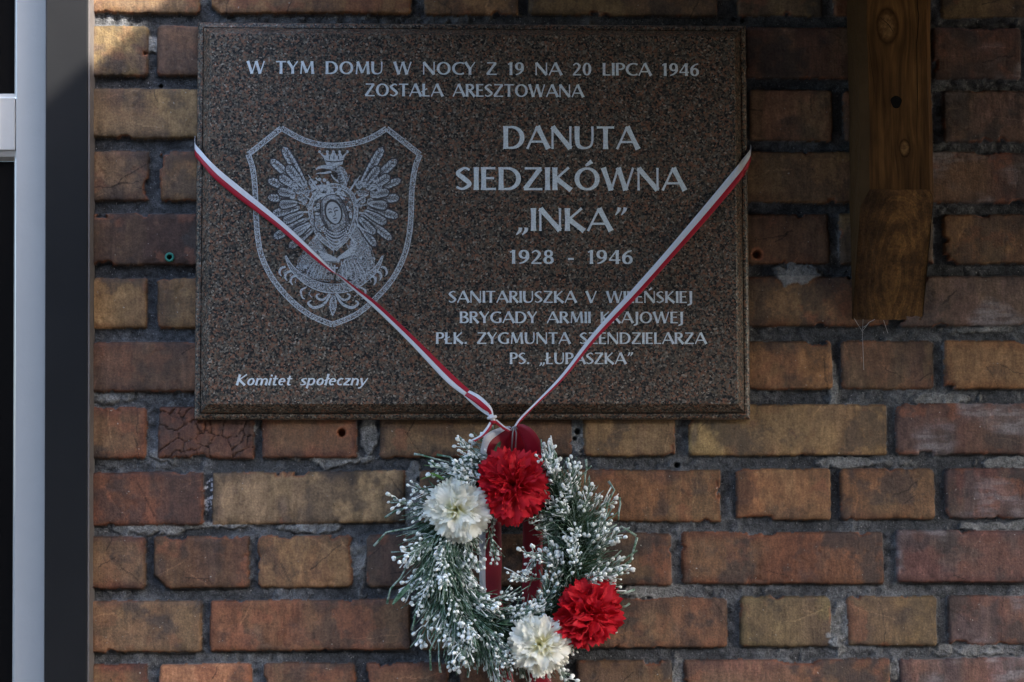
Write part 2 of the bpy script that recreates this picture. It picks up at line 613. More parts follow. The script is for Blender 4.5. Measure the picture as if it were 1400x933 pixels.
def build_wall(xs, zs, parent, hole=None, detail=True):
    X, Z = np.meshgrid(xs, zs)
    nz, nx = X.shape
    # joints: uneven, gritty, set back
    n1 = fbm(X, Z, 22, 4, 0)
    n2 = fbm(X, Z, 110, 4, 1)
    n3 = fbm(X, Z, 9, 3, 2)
    H = -0.0090 + (n1 - 0.5) * 0.007 + (n2 - 0.5) * 0.0070
    tool = sst(0.50, 0.60, n3)            # stretches where the old tooled joint survives, flat and black
    H = H * (1 - 0.6 * tool) + (-0.0105) * 0.6 * tool
    mort = np.stack([0.076 + 0.08 * n1, 0.077 + 0.08 * n1, 0.080 + 0.082 * n1], -1) * (0.30 + 1.35 * n2)[..., None]
    mort = mort * (1 - 0.55 * tool)[..., None] + np.array([0.034, 0.037, 0.043]) * (0.55 * tool)[..., None]
    lm = np.zeros_like(X)
    if detail:
        for (px, py, rx, ry) in LIGHT_MORTAR:
            c = U(px, py)
            q = np.sqrt(((X - c.x) / (rx * 0.00092)) ** 2 + ((Z - c.z) / (ry * 0.00092)) ** 2)
            lm = np.maximum(lm, 1 - sst(0.75, 1.0, q + (n1 - 0.5) * 1.9 + (n2 - 0.5) * 1.1))
        mort = mort * (1 - lm)[..., None] + (np.array([0.235, 0.232, 0.225]) * (0.35 + 1.3 * n2)[..., None]) * lm[..., None]
        H = H + lm * 0.0045
        c = U(286, 676)
        q = np.sqrt(((X - c.x - 0.12 * (Z - c.z)) / 0.0085) ** 2 + ((Z - c.z) / 0.020) ** 2)
        paint = (1 - sst(0.8, 1.1, q)) * sst(0.47, 0.56, fbm(X, Z, 330, 3, 3))
        mort = mort * (1 - paint)[..., None] + np.array([0.62, 0.62, 0.66]) * paint[..., None]
    mask = np.zeros_like(X)
    tint = mort.copy()
    for bi, (x0, x1, z0, z1, sl, kind) in enumerate(bricks):
        r = np.random.default_rng(1000 + bi)
        i0, i1 = np.searchsorted(xs, [x0 - .012, x1 + .012])
        j0, j1 = np.searchsorted(zs, [z0 - .016, z1 + .016])
        if i1 - i0 < 2 or j1 - j0 < 2: continue
        x, z = X[j0:j1, i0:i1], Z[j0:j1, i0:i1]
        cx, cz = (x0 + x1) / 2, (z0 + z1) / 2 + sl * (x1 - x0) / 2
        hx, hz = (x1 - x0) / 2, (z1 - z0) / 2
        th = sl + r.normal(0, 0.006)
        lx = (x - cx) + (z - cz) * th
        lz = (z - cz) - (x - cx) * th
        s1, s2 = r.uniform(0, 60), r.uniform(0, 60)
        wob = (fbm(x + s1, z + s2, 26, 3, 0) - 0.5) * 0.0030 + (fbm(x + s1, z + s2, 170, 3, 1) - 0.5) * 0.0022 - 0.0014
        chipn = fbm(x + s2, z + s1, 38, 3, 2)
        chip = sst(0.66, 0.78, chipn) * 0.0045
        rad = r.uniform(0.001, 0.006)
        qx, qz = np.abs(lx) - hx + rad, np.abs(lz) - hz + rad
        d = np.sqrt(np.maximum(qx, 0) ** 2 + np.maximum(qz, 0) ** 2) + np.minimum(np.maximum(qx, qz), 0) - rad
        d = d + wob + chip
        # a few corners are broken off
        if r.random() < 0.12 or (kind == 'bro' and abs(x0 - U(211, 770).x) < 0.002):
            sx_, sz_ = r.choice([-1, 1]), r.choice([-1, -1, 1])
            cut = r.uniform(0.006, 0.014)
            if abs(x0 - U(211, 770).x) < 0.002: sx_, sz_, cut = -1, -1, 0.017
            d = np.maximum(d, (lx * sx_ - hx + lz * sz_ - hz + cut) * 0.75 + wob)
        body = 1 - sst(-0.0022, 0.0012, d)
        tiltx, tiltz = r.normal(0, 0.008), r.normal(0, 0.014)
        face = r.normal(0, 0.0012) + lx * tiltx + lz * tiltz
        rough = (fbm(x + s1, z + s2, 60, 5, 3, gain=.5) - 0.5) * 0.0013
        pit = sst(0.70, 0.78, fbm(x + s2, z + s2, 120, 3, 1)) * 0.0005
        hgt = face + rough - pit
        # soft worn arris
        hgt = hgt - 0.0032 * np.exp(np.minimum(d, 0) / 0.0024)
        b0, b1 = (np.array(q) * (1.05, .985, .92) for q in PAL[kind])
        b0 = b0 * np.exp(r.normal(0, 0.21)) * np.exp(r.normal(0, 0.035, 3))
        m1 = fbm(x + s1, z + s2, 26, 4, 2, sx=r.uniform(.6, 1.4), sz=r.uniform(.35, 1.2))
        m2 = fbm(x + s2, z + s1, 60, 4, 3, sx=2.2, sz=.5)
        m3 = fbm(x + s2 + 9, z + s1 + 4, 18, 3, 0)
        lo = r.uniform(.40, .55)
        c = b0 + (b1 - b0) * sst(lo, lo + .16, m1)[..., None]
        # firing bands across the face, soot, raw clay showing
        if r.random() < 0.7:
            e = r.uniform(-.6, .6) * hx
            bandk = sst(-.012, .012, (lx - e) * r.choice([-1, 1]) + (m1 - .5) * .05)
            other = np.array(PAL[KINDS_[r.integers(len(KINDS_))]][0])
            c = c + (other * 0.6 + b0 * 0.4 - c) * (bandk * r.uniform(.35, .8))[..., None]
        wash = sst(.46, .66, fbm(x + s1 + 31, z + s2 + 13, 22, 5, 3, sx=1.5, sz=.55, gain=.62)) * (r.uniform(.0, .42) if kind not in ('pur', 'dar', 'sal') else r.uniform(0, .25))
        c = c + (np.array([.200, .140, .070]) - c) * wash[..., None]
        c = c * (0.62 + 0.76 * m2)[..., None]
        fleck = fbm(x + s1 + 77, z + s2 + 41, 210, 3, 1, sx=1.6, sz=.5)
        c = c * (0.74 + 0.52 * fleck)[..., None]
        glow = sst(.44, .66, fbm(x + s2 + 51, z + s1 + 23, 11, 2, 2, sx=.8)) * sst(-.002, -.016, d) * (r.uniform(.10, .70) if kind in ('tan', 'ora', 'bro', 'red', 'oli', 'yel') else .12)
        c = c + (np.array([.212, .138, .071]) * (.75 + .5 * m2)[..., None] - c) * glow[..., None]
        rim = np.exp(np.minimum(d, 0) / .0075) * sst(.30, .62, fbm(x + s1 + 5, z + s2 + 61, 30, 4, 0))
        c = c * (1 - .48 * rim)[..., None]
        soot = sst(.50, .66, fbm(x + s2 + 9, z + s1 + 4, 24, 5, 0, gain=.62)) * r.uniform(.25, .8)
        c = c * (1 - soot)[..., None] + np.array([.040, .034, .032]) * soot[..., None]
        clay = sst(.60, .70, fbm(x + s1 + 2, z + s2 + 8, 34, 4, 1)) * r.uniform(0, .55)
        clay = np.maximum(clay, sst(-.005, -.001, d) * sst(.58, .68, chipn) * .6)
        c = c + (np.array([.23, .085, .043]) - c) * clay[..., None]
        if kind == 'pur' or kind == 'mau':     # lime bloom, rubbed in streaks
            bl = sst(.52, .70, fbm(x + s2, z + s1, 16, 3, 2)) * (.35 + .65 * sst(.4, .62, fbm(x, z, 150, 3, 0, sx=.25, sz=1.4))) * .62
            c = c + (np.array([.26, .235, .245]) - c) * bl[..., None]
        if detail and kind == 'red' and abs(x0 - U(217, 590).x) < .002 and abs(cz - U(280, 592).z) < .02:
            pts = np.stack([r.uniform(-hx, hx, 26), r.uniform(-hz, hz, 26)], -1)
            wx, wz = lx + (n1[j0:j1, i0:i1] - .5) * .016, lz + (n2[j0:j1, i0:i1] - .5) * .012
            ds = np.sqrt((wx[..., None] - pts[:, 0]) ** 2 + (wz[..., None] - pts[:, 1]) ** 2)
            ds.sort(axis=-1)
            cr = 1 - sst(.0003, .0012, ds[..., 1] - ds[..., 0])
            hgt = hgt - cr * .0025
            c = c * (1 - .5 * cr)[..., None]
        # hairline scratches
        for q in range(r.integers(1, 5)):
            ax, az = r.uniform(-hx, hx), r.uniform(-hz, hz)
            an = r.uniform(0, math.pi)
            u = (lx - ax) * math.cos(an) + (lz - az) * math.sin(an)
            v = -(lx - ax) * math.sin(an) + (lz - az) * math.cos(an) + (m1 - .5) * .02
            k = (np.abs(v) < .0007) & (np.abs(u) < r.uniform(.008, .03))
            c = np.where(k[..., None], c * r.choice([.45, 1.5]), c)
        M = mask[j0:j1, i0:i1]
        new = body > M
        hh = H[j0:j1, i0:i1]
        H[j0:j1, i0:i1] = np.where(new, hh * (1 - body) + hgt * body, hh)
        tint[j0:j1, i0:i1] = np.where((body > .5)[..., None], c, tint[j0:j1, i0:i1])
        mask[j0:j1, i0:i1] = np.maximum(M, body)
    if detail:
        # splashes of cement that ran onto the brick faces
        for (px, py, rx, ry) in [(1090, 374, 26, 14), (1140, 880, 12, 14)]:
            c = U(px, py)
            q = np.sqrt(((X - c.x) / (rx * .0009)) ** 2 + ((Z - c.z) / (ry * .0009)) ** 2) + (n1 - .5) * 1.9 + (n2 - .5) * 1.2
            k = 1 - sst(.8, 1.0, q)
            H = np.maximum(H, H * (1 - k) + (0.0012 + (n2 - .5) * .001) * k)
            tint = tint * (1 - k)[..., None] + (np.array([.20, .205, .21]) * (.8 + .4 * n2)[..., None]) * k[..., None]
        # drilled holes
        for (px, py, rr, rim) in [(467, 592, 5.5, 1), (1035, 348, 6, 1), (232, 352, 5, 0), (219, 116, 2.6, 0), (1004, 24, 2.6, 0), (1017, 26, 3, 0), (790, 590, 4, 0), (786, 600, 3, 0), (927, 636, 4, 0)]:
            c = U(px, py)
            q = np.hypot(X - c.x, Z - c.z) / (rr * .0009)
            k = 1 - sst(.75, 1.05, q)
            H = H - k * .02
            if rim:
                k2 = (1 - sst(1.2, 1.7, q + (n2 - .5)))
                tint = tint * (1 - k2)[..., None] + np.array([.26, .10, .05]) * k2[..., None]
    V = np.stack([X, -H, Z], -1).reshape(-1, 3)
    idx = np.arange(nz * nx).reshape(nz, nx)
    F = np.stack([idx[:-1, :-1], idx[:-1, 1:], idx[1:, 1:], idx[1:, :-1]], -1).reshape(-1, 4)
    fm = (mask[:-1, :-1] + mask[1:, 1:] + mask[:-1, 1:] + mask[1:, :-1]).reshape(-1) / 4
    keep = np.ones(len(F), bool)
    if hole:
        fx, fz = V[F[:, 0], 0], V[F[:, 0], 2]
        keep = ~((fx > hole[0]) & (fx < hole[1]) & (fz > hole[2]) & (fz < hole[3]))
    T = np.concatenate([tint.reshape(-1, 3), np.ones((nz * nx, 1))], -1).astype(np.float32)
    for nm, sel, mt in (("brickwork", keep & (fm > .5), MAT_BRICK), ("mortar", keep & (fm <= .5), MAT_MORTAR)):
        f = F[sel]
        used, inv = np.unique(f, return_inverse=True)
        inv = inv.reshape(-1)
        me = bpy.data.meshes.new(nm)
        me.vertices.add(len(used))
        me.vertices.foreach_set('co', V[used].astype(np.float32).ravel())
        me.loops.add(len(inv))
        me.loops.foreach_set('vertex_index', inv.astype(np.int32))
        me.polygons.add(len(f))
        me.polygons.foreach_set('loop_start', np.arange(0, len(inv), 4, dtype=np.int32))
        me.polygons.foreach_set('use_smooth', np.ones(len(f), bool))
        at = me.attributes.new("tint", 'FLOAT_COLOR', 'POINT')
        at.data.foreach_set('color', T[used].ravel())
        me.materials.append(mt)
        me.update()
        me.validate()
        o = bpy.data.objects.new(nm, me)
        COL.objects.link(o)
        o.parent = parent


MAT_BRICK, MAT_MORTAR = mat_brick(), mat_mortar()
wall = tag(empty("brick_wall", (0, 0, GZ)), "old brick wall of mottled red, ochre and purple bricks with dark weathered mortar joints", "wall", kind="thing")
wall_in = empty("_", (0, 0, 0))
fx_ = np.concatenate([np.arange(-0.480, 0.745, 0.00125), np.arange(0.746, 3.4, 0.0085)])
fz_ = np.concatenate([np.arange(GZ - 0.05, -0.352, 0.008), np.arange(-0.352, 0.556, 0.00125), np.arange(0.557, 2.4, 0.008)])
build_wall(fx_, fz_, wall_in, hole=(-.32, .32, .03, .46))
build_wall(np.arange(-3.1, -1.512, 0.008), np.arange(GZ - 0.05, 2.4, 0.008), wall_in, detail=False)
for ch in list(wall_in.children):
    ch.parent = wall
    ch.location = (0, 0, -GZ)
bpy.data.objects.remove(wall_in)

# ------------------------------------------------------------------ window with its metal jamb
MAT_FRAME = noisy("pale_frame_paint", (0.42, 0.405, 0.385), 0.05, 40, 0.38, 0.45, 0.0002, 200)
MAT_TRIM = noisy("anthracite_sheet_metal", (0.0105, 0.0105, 0.011), 0.25, 14, 0.55, 0.12)
MAT_LIP = noisy("lit_jamb_side", (0.12, 0.105, 0.098), 0.25, 60, 0.6, 0.4, 0.0004)  # paler tone paints the light caught on the jamb cover's side
MAT_GASK = noisy("dark_gasket", (0.04, 0.035, 0.033), 0.2, 80, 0.7, 0.3)
t = NT("dark_window_glass")
t.base((0.006, 0.0052, 0.005), 0.10, 0.12)
MAT_GLASS = t.m
a, b = U(62, 60, -.034), U(60, 800, -.034)
lean = math.atan2(a.x - b.x, a.z - b.z)
piv = U(61.0, 466, -.034)
win = tag(empty("window", (piv.x, 0, piv.z)), "pale grey framed window with dark panes and anthracite metal jamb beside the brickwork", "window", kind="thing")
win.rotation_euler = (0, lean, 0)


def wx(px, y=-.034): return U(px, 466, y).x - piv.x


def wz(py, y=-.034): return U(20, py, y).z - piv.z


ZT, ZB = 1.25 - piv.z, -1.15 - piv.z
mb = MB()
x_l, x_r = wx(61.5), wx(119.5)
mb.box((x_l, -.034, ZB), (x_r, 0.12, ZT))
bevel(mb.build("jamb_cover", MAT_TRIM, win), .0012)
mb = MB()
mb.box((x_r + .0004, -.0325, ZB), (x_r + .0022, 0.05, ZT))
mb.build("jamb_lit_side", MAT_LIP, win)
FD = .066                       # the sash sits well back behind the jamb cover
sx0, sx1 = wx(20.5, -.036 + FD), wx(62.5, -.036 + FD)
LX = -0.93                                     # the window's far edge, off to the left
mb = MB()
mb.box((sx0, -.036 + FD, ZB), (sx1, .03 + FD, ZT))
mb.box((LX, -.036 + FD, ZB), (LX + .04, .03 + FD, ZT))
mb.box((LX + .0405, -.0358 + FD, ZT - .05), (sx0 - .0005, .03 + FD, ZT))
mb.box((LX + .0405, -.0358 + FD, ZB), (sx0 - .0005, .03 + FD, ZB + .05))
bevel(mb.build("frame", MAT_FRAME, win), .0016, 3)
mb = MB()
tz0, tz1 = wz(205, -.036 + FD), wz(132.5, -.036 + FD)
mb.box((LX + .0405, -.0357 + FD, tz0), (sx0 - .0007, .03 + FD, tz1))
bevel(mb.build("transom", MAT_FRAME, win), .0016, 3)
for (z0, z1) in ((tz1 + .0002, ZT - .0505), (ZB + .0505, tz0 - .0002)):
    # glazing bead: a splayed frame that slopes back to the pane
    mb = MB()
    xo0, xo1 = LX + .041, sx0 - .0003
    w = .0052
    wb = .0085
    prof = [((xo0, z0), (xo1, z0), (xo1, z1), (xo0, z1), -.0335 + FD), ((xo0 + w * .5, z0 + wb * .6), (xo1 - w * .5, z0 + wb * .6), (xo1 - w * .5, z1 - wb * .8), (xo0 + w * .5, z1 - wb * .8), -.029 + FD),
            ((xo0 + w, z0 + wb), (xo1 - w, z0 + wb), (xo1 - w, z1 - wb * 1.25), (xo0 + w, z1 - wb * 1.25), -.014 + FD)]
    vs = [(p[0], q[4], p[1]) for q in prof for p in q[:4]]
    fs = [(k * 4 + i, k * 4 + (i + 1) % 4, k * 4 + 4 + (i + 1) % 4, k * 4 + 4 + i) for k in range(2) for i in range(4)]
    mb.add(vs, fs)
    mb.build("glazing_bead", MAT_FRAME, win)
    mb = MB()
    mb.box((xo0 + w + .0002, -.0150 + FD, z0 + wb + .0002), (xo1 - w - .0002, -.0095 + FD, z1 - wb * 1.25 - .0002))
    mb.build("pane", MAT_GLASS, win)
mb = MB()
mb.box((LX - .065, -.034, ZB), (LX - .0005, .12, ZT))
mb.build("jamb_cover", MAT_TRIM, win)
mb = MB()
mb.box((LX - .07, -.06, ZB - .035), (x_r + .004, .12, ZB - .0005))
bevel(mb.build("sill", MAT_TRIM, win), .003)
# wall above and below the opening
for (z0, z1) in ((ZT + piv.z + .002, 2.4), (GZ, ZB + piv.z - .037)):
    mb = MB()
    mb.box((-1.513, .001, z0), (-.479, .2, z1))
    o = mb.build("render_panel", noisy("grey_render", (.2, .19, .18), .2, 30, .9, .2, .002, 90), wall)
    o.location = (0, 0, -GZ)

# ------------------------------------------------------------------ granite plaque
MAT_GRAN = mat_granite()
PW, PH, PY = 0.68, 0.4893, -0.032
plq = tag(empty("memorial_plaque", (0, 0, 0)), "polished brown granite memorial plaque with silver lettering and an etched shield on the brick wall", "plaque")
mb = MB()
# (inset, depth) from the wall out to the face
prof = [(0.0, -.002), (0.0, -.0115), (.0015, -.0140), (.0040, -.0155), (.0068, -.0161), (.0076, -.0145), (.0084, -.0145), (.0086, -.0195), (.0105, -.0222), (.0150, -.0282), (.0178, -.0315), (.0186, PY)]
GROW = 0.002
vs, fs = [], []
for ins, y in prof:
    for sx_, sz_ in ((-1, 0), (1, 0), (1, 1), (-1, 1)):
        vs.append((sx_ * (PW / 2 + GROW - ins), y, (-GROW + ins) if sz_ == 0 else PH + GROW - ins))
n = len(prof)
for k in range(n - 1):
    for i in range(4):
        fs.append((k * 4 + i, k * 4 + (i + 1) % 4, k * 4 + 4 + (i + 1) % 4, k * 4 + 4 + i))
fs.append(tuple((n - 1) * 4 + i for i in range(4)))
fs.append((3, 2, 1, 0))
mb.add(vs, fs)
mb.build("granite_slab", MAT_GRAN, plq)

FY = PY - .0003


class Ink:
    """flat marks on the stone; every mark gets its own hair's breadth of depth"""

    def __init__(s, y=FY):
        s.mb = MB()
        s.y = y

    def strip(s, pts, ws, mi=0):
        s.y -= 1.2e-6
        vs, fs = [], []
        k = len(pts)
        for i in range(k):
            p = Vector(pts[i])
            tdir = Vector(pts[min(i + 1, k - 1)]) - Vector(pts[max(i - 1, 0)])
            if tdir.length < 1e-12: tdir = Vector((1, 0))
            tdir.normalize()
            nrm = Vector((-tdir.y, tdir.x)) * ws[i] / 2
            a, b = p + nrm, p - nrm
            vs += [(a.x, s.y, a.y), (b.x, s.y, b.y)]
        for i in range(k - 1): fs.append((2 * i, 2 * i + 1, 2 * i + 3, 2 * i + 2))
        s.mb.add(vs, fs, mi)

    def poly(s, pts, mi=0):
        s.y -= 1.2e-6
        s.mb.add([(p[0], s.y, p[1]) for p in pts], [tuple(range(len(pts)))], mi)

    def disc(s, c, rx, ry=None, mi=0, n=14):
        ry = ry or rx
        s.poly([(c[0] + rx * math.cos(2 * math.pi * i / n), c[1] + ry * math.sin(2 * math.pi * i / n)) for i in range(n)], mi)


# --- a flared humanist roman, drawn stroke by stroke on a cap height of 1
TK, TN = 0.190, 0.086


def st(x0, y0, x1, y1, w=None):
    """straight stroke, a little flared at the ends"""
    if w is None:
        dx, dy = abs(x1 - x0), abs(y1 - y0)
        w = TN if dx > dy * 1.5 else TK
    q = []
    for i, f in ((0, 1.18), (.12, 1.05), (.5, .95), (.88, 1.05), (1, 1.18)):
        q.append(((x0 + (x1 - x0) * i, y0 + (y1 - y0) * i), w * f))
    return q


def arc(cx, cy, rx, ry, a0, a1, tk=TK, tn=TN, n=22, end=1.0):
    q = []
    for i in range(n + 1):
        a = R(a0 + (a1 - a0) * i / n)
        w = tn + (tk - tn) * abs(math.cos(a)) ** 1.3
        if i == 0 or i == n: w *= end
        q.append(((cx + rx * math.cos(a), cy + ry * math.sin(a)), w))
    return q


def bez(pts, ws, n=18):
    """smooth curve through points (Catmull-Rom) with widths"""
    q = []
    P = [Vector(p) for p in pts]
    k = len(P)
    for i in range(k - 1):
        p0, p1, p2, p3 = P[max(i - 1, 0)], P[i], P[i + 1], P[min(i + 2, k - 1)]
        for j in range(n):
            u = j / n
            v = 0.5 * ((2 * p1) + (p2 - p0) * u + (2 * p0 - 5 * p1 + 4 * p2 - p3) * u * u + (3 * p1 - p0 - 3 * p2 + p3) * u ** 3)
            q.append(((v.x, v.y), ws[i] + (ws[i + 1] - ws[i]) * u))
    q.append(((P[-1].x, P[-1].y), ws[-1]))
    return q


h = TK / 2
hn = TN / 2
SCURVE = lambda w, H=1.0, tk=TK: bez([(w * .90, H * .88), (w * .55, H - hn), (w * .12, H * .74), (w * .48, H * .52), (w * .90, H * .26), (w * .45, hn), (w * .03, H * .13)],
                                     [TN * 1.1, TN, tk * .86, tk, tk * .86, TN, TN * 1.1], 8)
GL = {
    'A': (.80, [st(.02, 0, .40, 1, TN), st(.40, 1, .80, 0, TK), st(.17, .32, .62, .32, TN)]),
    'B': (.60, [st(h, 0, h, 1), arc(.30, .76, .20, .24 - hn, 90, -90, TK * .9), arc(.30, .27, .265, .27 - hn, 90, -90), st(.08, 1 - hn, .32, 1 - hn), st(.08, .525, .32, .525), st(.08, hn, .32, hn)]),
    'C': (.72, [arc(.50, .5, .42, .5 - hn, 55, 305)]),
    'D': (.78, [st(h, 0, h, 1), arc(.30, .5, .40, .5 - hn, 90, -90), st(.08, 1 - hn, .32, 1 - hn), st(.08, hn, .32, hn)]),
    'E': (.52, [st(h, 0, h, 1), st(.08, 1 - hn, .50, 1 - hn), st(.08, .52, .46, .52), st(.08, hn, .52, hn)]),
    'G': (.78, [arc(.50, .5, .42, .5 - hn, 55, 300), st(.70, .46, .70, .06)]),
    'I': (.17, [st(h, 0, h, 1)]),
    'J': (.30, [bez([(.20, 1), (.20, .3), (.19, -.05), (-.04, -.20)], [TK * 1.15, TK, TK * .9, TN * .8], 8)]),
    'K': (.68, [st(h, 0, h, 1), st(.14, .50, .58, 1, TN * 1.1), st(.16, .50, .66, 0, TK)]),
    'L': (.50, [st(h, 0, h, 1), st(.08, hn, .50, hn)]),
    'M': (.95, [st(.10, 0, .17, 1, TN * 1.1), st(.17, 1, .475, .10, TK), st(.475, .10, .79, 1, TN), st(.79, 1, .86, 0, TK)]),
    'N': (.80, [st(.07, 0, .07, 1, TN), st(.07, .98, .73, .02, TK), st(.73, 0, .73, 1, TN)]),
    'O': (.90, [arc(.45, .5, .45 - h, .5 - hn, 0, 360, n=32)]),
    'P': (.56, [st(h, 0, h, 1), arc(.28, .73, .235, .27 - hn, 90, -90, TK * .95), st(.08, 1 - hn, .3, 1 - hn), st(.08, .46 + hn, .3, .46 + hn)]),
    'R': (.63, [st(h, 0, h, 1), arc(.28, .75, .215, .25 - hn, 90, -90, TK * .95), st(.08, 1 - hn, .3, 1 - hn), st(.08, .50 + hn, .3, .50 + hn), st(.27, .5, .62, 0, TK)]),
    'S': (.52, [SCURVE(.52)]),
    'T': (.64, [st(.32, 0, .32, 1), st(0, 1 - hn, .64, 1 - hn, TN)]),
    'U': (.74, [bez([(h, 1), (h, .4), (.16, .13), (.37, hn), (.58, .13), (.66, .4), (.66, 1)], [TK * 1.12, TK, TK * .9, TN, TN, TN * 1.05, TN * 1.15], 8)]),
    'V': (.74, [st(.03, 1, .37, 0, TK), st(.37, 0, .71, 1, TN)]),
    'W': (1.10, [st(.03, 1, .30, 0, TK), st(.30, 0, .55, 1, TN), st(.55, 1, .81, 0, TK), st(.81, 0, 1.07, 1, TN)]),
    'Y': (.66, [st(.03, 1, .33, .45, TK), st(.33, .45, .64, 1, TN), st(.33, 0, .33, .5, TK)]),
    'Z': (.66, [st(.05, 1 - hn, .63, 1 - hn, TN), st(.59, .95, .06, .05, TK * .92), st(.02, hn, .66, hn, TN)]),
    '0': (.58, [arc(.29, .5, .29 - h, .5 - hn, 0, 360, n=32)]),
    '1': (.36, [st(.20, 0, .20, 1), st(.21, .96, .02, .84, TN)]),
    '2': (.54, [bez([(.05, .80), (.25, 1 - hn), (.44, .74), (.30, .40), (.04, .05)], [TN, TN, TK, TK * .8, TN], 8), st(.02, hn, .54, hn, TN * 1.1)]),
    '4': (.60, [st(.44, 0, .44, 1), st(.40, .97, .03, .30, TN), st(.0, .28, .60, .28, TN)]),
    '6': (.58, [arc(.29, .31, .29 - h, .31 - hn, 0, 360, n=28), bez([(.52, .97), (.28, .86), (.10, .60), (h, .31)], [TN * .9, TN * 1.2, TK * .9, TK], 8)]),
    '9': (.58, [arc(.29, .69, .29 - h, .31 - hn, 0, 360, n=28), bez([(.06, .03), (.30, .14), (.48, .40), (.58 - h, .69)], [TN * .9, TN * 1.2, TK * .9, TK], 8)]),
    '8': (.58, [arc(.29, .75, .25 - h * .9, .25 - hn, 0, 360, TK * .85, n=26), arc(.29, .27, .29 - h, .27 - hn, 0, 360, n=26)]),
    '.': (.20, [st(.10, 0, .10, .17, .17)]),
    '-': (.34, [st(.02, .36, .32, .36, .12)]),
    '„': (.42, [bez([(.16, .14), (.14, 0), (.02, -.18)], [.15, .13, .03], 6), bez([(.36, .14), (.34, 0), (.22, -.18)], [.15, .13, .03], 6)]),
    '”': (.42, [bez([(.20, 1.04), (.17, .9), (.06, .70)], [.15, .12, .03], 6), bez([(.40, 1.04), (.37, .9), (.26, .70)], [.15, .12, .03], 6)]),
}
GL['Ł'] = (.52, GL['L'][1] + [st(-.06, .36, .34, .62, TN)])
GL['Ó'] = (.90, GL['O'][1] + [bez([(.40, 1.08), (.62, 1.28)], [TN * .9, TK], 4)])
GL['Ń'] = (.80, GL['N'][1] + [bez([(.36, 1.08), (.56, 1.28)], [TN * .9, TK], 4)])
# small letters, x-height .66 of the cap
X_ = .66
xm = X_ / 2
LK, LN = .170, .095
GL['o'] = (.54, [arc(.27, xm, .27 - LK / 2, xm - LN / 2, 0, 360, LK, LN, 26)])
GL['m'] = (.84, [st(.08, 0, .08, X_, LK), bez([(.10, .46), (.26, X_ - .05), (.42, .46), (.42, 0)], [LN, LN, LK, LK * 1.1], 7), bez([(.44, .46), (.60, X_ - .05), (.76, .46), (.76, 0)], [LN, LN, LK, LK * 1.1], 7)])
GL['i'] = (.18, [st(.09, 0, .09, X_, LK), st(.09, .82, .09, .98, .15)])
GL['t'] = (.36, [bez([(.15, .88), (.15, .3), (.18, .08), (.36, .05)], [LK * .8, LK, LK * .9, LN], 7), st(0, X_ - .05, .36, X_ - .05, LN)])
GL['e'] = (.50, [arc(.26, xm, .25 - LK / 2 + .01, xm - LN / 2, 5, 310, LK, LN, 24), st(.08, xm + .02, .45, xm + .02, LN * .9)])
GL['s'] = (.40, [SCURVE(.40, X_, LK)])
GL['p'] = (.56, [st(.08, -.28, .08, X_, LK), arc(.28, xm, .28 - LK / 2, xm - LN / 2, 130, -130, LK, LN, 22)])
GL['ł'] = (.20, [st(.10, 0, .10, 1.04, LK), st(-.05, .42, .27, .64, LN)])
GL['c'] = (.44, [arc(.28, xm, .28 - LK / 2, xm - LN / 2, 55, 305, LK, LN, 20)])
GL['z'] = (.44, [st(.03, X_ - .05, .42, X_ - .05, LN), st(.38, .60, .06, .06, LK * .9), st(.01, .05, .44, .05, LN)])
GL['n'] = (.54, [st(.08, 0, .08, X_, LK), bez([(.10, .44), (.28, X_ - .05), (.46, .44), (.46, 0)], [LN, LN, LK, LK * 1.1], 7)])
GL['y'] = (.52, [st(.03, X_, .26, .02, LK), bez([(.50, X_), (.27, .02), (.14, -.22), (.0, -.26)], [LN, LN * 1.1, LN, LN], 7)])

MAT_LET = mat_letter()


def inscribe(text, px0, px1, pyb, cap_px, word=.62, track=.085, slant=0.0):
    a = U(px0, pyb, FY)
    b = U(px1, pyb, FY)
    cap = (U((px0 + px1) / 2, pyb - cap_px, FY) - U((px0 + px1) / 2, pyb, FY)).length
    # the lettering was set straight: use the mean base line
    zb_ = (a.z + b.z) / 2
    pen = 0
    place = []
    for ch in text:
        if ch == ' ':
            pen += word
            continue
        w, ss = GL[ch]
        place.append((pen, ss))
        pen += w + track
    tot = pen - track
    sx_ = (b.x - a.x) / tot
    ink = Ink()
    for off, ss in place:
        for s_ in ss:
            pts, ws = [], []
            k = len(s_)
            for i, ((x, y), w) in enumerate(s_):
                pts.append((a.x + (off + x + slant * y) * sx_, zb_ + y * cap))
                ws.append(w * (cap * .6 + sx_ * .4))
            ink.strip(pts, ws)
    return ink.mb.build("inscription", MAT_LET, plq)


for args in [("W TYM DOMU W NOCY Z 19 NA 20 LIPCA 1946", 338, 956, 102.5, 17.2), ("ZOSTAŁA ARESZTOWANA", 499, 797.5, 132.4, 17.2),
             ("DANUTA", 688, 872.5, 204, 31), ("SIEDZIKÓWNA", 623.5, 936.5, 260.3, 31), ("„INKA”", 705, 856, 316, 31),
             ("1928 - 1946", 697, 865.5, 361, 18.8), ("SANITARIUSZKA V WILEŃSKIEJ", 613.5, 946.5, 414.2, 16),
             ("BRYGADY ARMII KRAJOWEJ", 628.5, 934, 442, 15.6), ("PŁK. ZYGMUNTA SZENDZIELARZA", 596, 965.5, 470.4, 15.6),
             ("PS. „ŁUPASZKA”", 697, 865, 498, 15.6)]:
    inscribe(*args)
TKI = inscribe("Komitet społeczny", 322, 500.5, 527, 14.8, .60, .07, .22)

